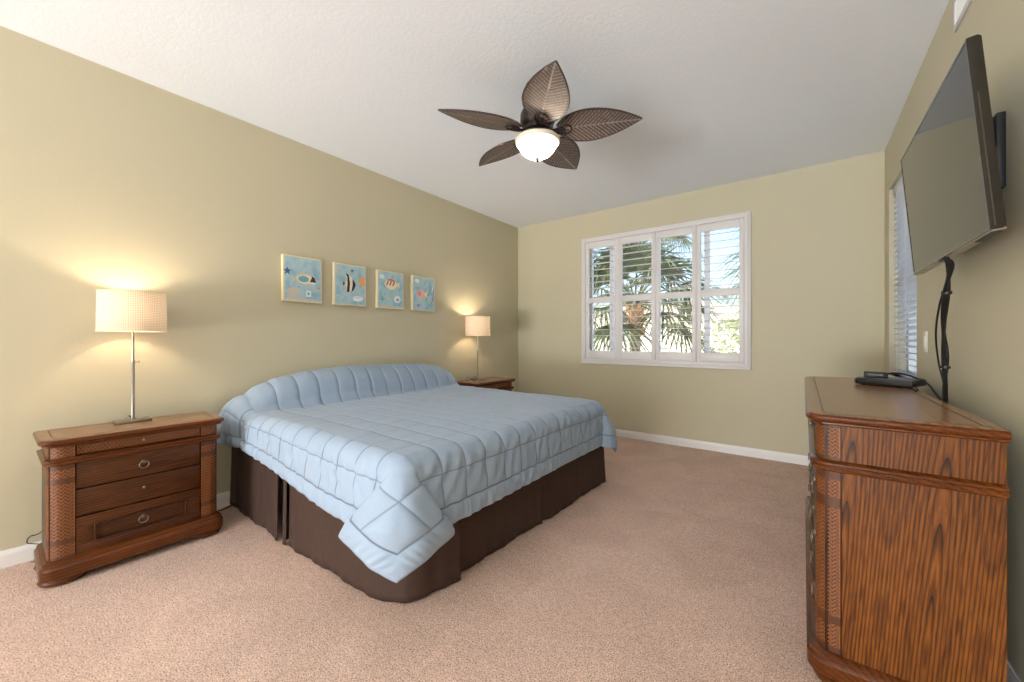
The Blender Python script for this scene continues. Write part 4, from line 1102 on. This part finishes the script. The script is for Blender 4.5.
# ------------------------------------------------------------------ garden beyond the back window
bm = BM(); box(bm, -30, 30, YB+0.4, 45, -0.35, -0.25); struct('ground', bm, M['paving'])
ho = thing('neighbour_house', 'pale stucco house across the garden beyond the palms', 'house', (-9.0, 24, -0.25))
bm = BM(); box(bm, -9, 7, 0, 7, 0, 2.7); mesh_obj('walls', bm, M['stucco'], ho)
bm = BM(); rings(bm, [[Vector(p) for p in ((-9.5, -0.5, 2.7), (7.5, -0.5, 2.7), (7.5, 7.5, 2.7), (-9.5, 7.5, 2.7))], [Vector(p) for p in ((-6, 3.4, 3.9), (4, 3.4, 3.9), (4, 3.6, 3.9), (-6, 3.6, 3.9))]]); mesh_obj('roof', bm, M['roof'], ho)
def frond(bm, base, az, el, pet, R, n=26, droop=0.9):
    """fan leaf: stalk plus narrow drooping segments"""
    d = Vector((math.cos(az)*math.cos(el), math.sin(az)*math.cos(el), math.sin(el)))
    side = Vector((-math.sin(az), math.cos(az), 0)); up = side.cross(d)*-1
    up = d.cross(side)*-1 if d.cross(side).z < 0 else d.cross(side)
    p1 = base+d*pet*0.5; hub = base+d*pet+Vector((0, 0, -0.10*pet))
    tube(bm, [base, p1, hub], [0.018, 0.012, 0.009], 5)
    for i in range(n):
        f = i/(n-1)*2-1; a = f*1.75
        dd = (d*math.cos(a)+side*math.sin(a)).normalized()
        L = R*(0.72+0.28*math.cos(a*0.8))*random.uniform(0.9, 1.05); wdt = 0.020+0.006*random.random()
        ws_ = dd.cross(up).normalized()
        pts = []
        for q in range(5):
            t = q/4
            pts.append(hub+dd*L*t+up*(0.10*L*math.sin(PI*t)*0.5)+Vector((0, 0, -droop*L*t**2.2*(0.45+0.3*random.random()))))
        w_ = [0.006, wdt, wdt*0.9, wdt*0.55, 0.002]
        L_, C_, R_ = [], [], []
        for p, ww in zip(pts, w_):
            L_.append(bm.verts.new(p-ws_*ww)); C_.append(bm.verts.new(p-up*ww*0.45)); R_.append(bm.verts.new(p+ws_*ww))
        for q in range(4):
            bm.faces.new((L_[q], C_[q], C_[q+1], L_[q+1])); bm.faces.new((C_[q], R_[q], R_[q+1], C_[q+1]))
def palm(x, y, zc, label, n, R, pet, els=(-0.55, 1.15), trunk_r=0.10, seed=1):
    random.seed(seed)
    g = -0.25
    root = thing('palm_tree', label, 'palm tree', (x, y, g), 0, 'palm trees outside the back window')
    bm = BM(); prof = []
    nseg = 24
    for i in range(nseg+1):
        z = (zc-g)*i/nseg; prof.append((trunk_r*(1.15-0.25*i/nseg)+0.006*(i % 2), z))
    lathe(bm, prof, seg=18, cap0=True, cap1=True); mesh_obj('trunk', bm, M['trunk'], root, 4)
    bm = BM(); hb = 0.62
    for k in range(26):
        a = k*2.4; z = zc-g-hb+hb*k/26
        p = Vector((trunk_r*0.85*math.cos(a), trunk_r*0.85*math.sin(a), z)); q = p+Vector((0.09*math.cos(a), 0.09*math.sin(a), 0.16))
        tube(bm, [p, (p+q)/2+Vector((0.02*math.cos(a), 0.02*math.sin(a), 0)), q], [0.034, 0.028, 0.012], 6)
    mesh_obj('leaf_bases', bm, M['boot'], root, 4)
    bm = BM()
    for k in range(n):
        az = k*2.39996+random.uniform(-0.2, 0.2); el = els[0]+(els[1]-els[0])*((k+0.5)/n)
        frond(bm, Vector((0, 0, zc-g)), az, el, pet*random.uniform(0.85, 1.1), R*random.uniform(0.85, 1.1))
    mesh_obj('fronds', bm, M['palm_leaf'], root)
palm(-2.55, 7.3, 1.85, 'fan palm with an orange fibrous trunk top standing behind the left shutters', 32, 0.95, 0.95, (-0.5, 1.35), seed=3)
palm(0.20, 10.5, 3.0, 'fan palm whose drooping fronds hang behind the rightmost shutter panel', 26, 1.15, 1.0, (-0.8, 0.7), seed=8)
palm(-4.15, 14.0, 5.2, 'taller fan palm seen against the sky farther back in the garden', 18, 1.0, 0.9, (-0.6, 1.2), seed=5)
random.seed(21)
bu = thing('garden_bush', 'bright yellow-green bush low behind the right shutter panels', 'bush', (-1.5, 14.6, -0.25))
bm = BM()
for k in range(1500):
    a = random.uniform(0, 2*PI); r_ = random.random()**0.5; z = random.uniform(0.4, 2.0)
    R_ = 1.5*math.sqrt(max(0.02, 1-((z-0.9)/1.2)**2))
    p = Vector((R_*r_*math.cos(a)*1.2, R_*r_*math.sin(a)*0.7, z))
    d = Vector((random.uniform(-1, 1), random.uniform(-1, 1), random.uniform(-0.3, 1))).normalized(); s = d.cross(Vector((0.3, 0.5, 1))).normalized()
    L = random.uniform(0.12, 0.22); wv = L*0.26
    v = [bm.verts.new(p), bm.verts.new(p+d*L*0.5+s*wv), bm.verts.new(p+d*L), bm.verts.new(p+d*L*0.5-s*wv)]
    bm.faces.new(v)
mesh_obj('leaves', bm, M['bush_leaf'], bu)
bm = BM()
for k in range(9):
    a = k*0.7; tube(bm, [(0.1*math.cos(a), 0.1*math.sin(a), 0), (0.5*math.cos(a), 0.3*math.sin(a), 0.6), (0.9*math.cos(a), 0.55*math.sin(a), 1.2)], [0.03, 0.02, 0.008], 6)
mesh_obj('stems', bm, M['trunk'], bu)
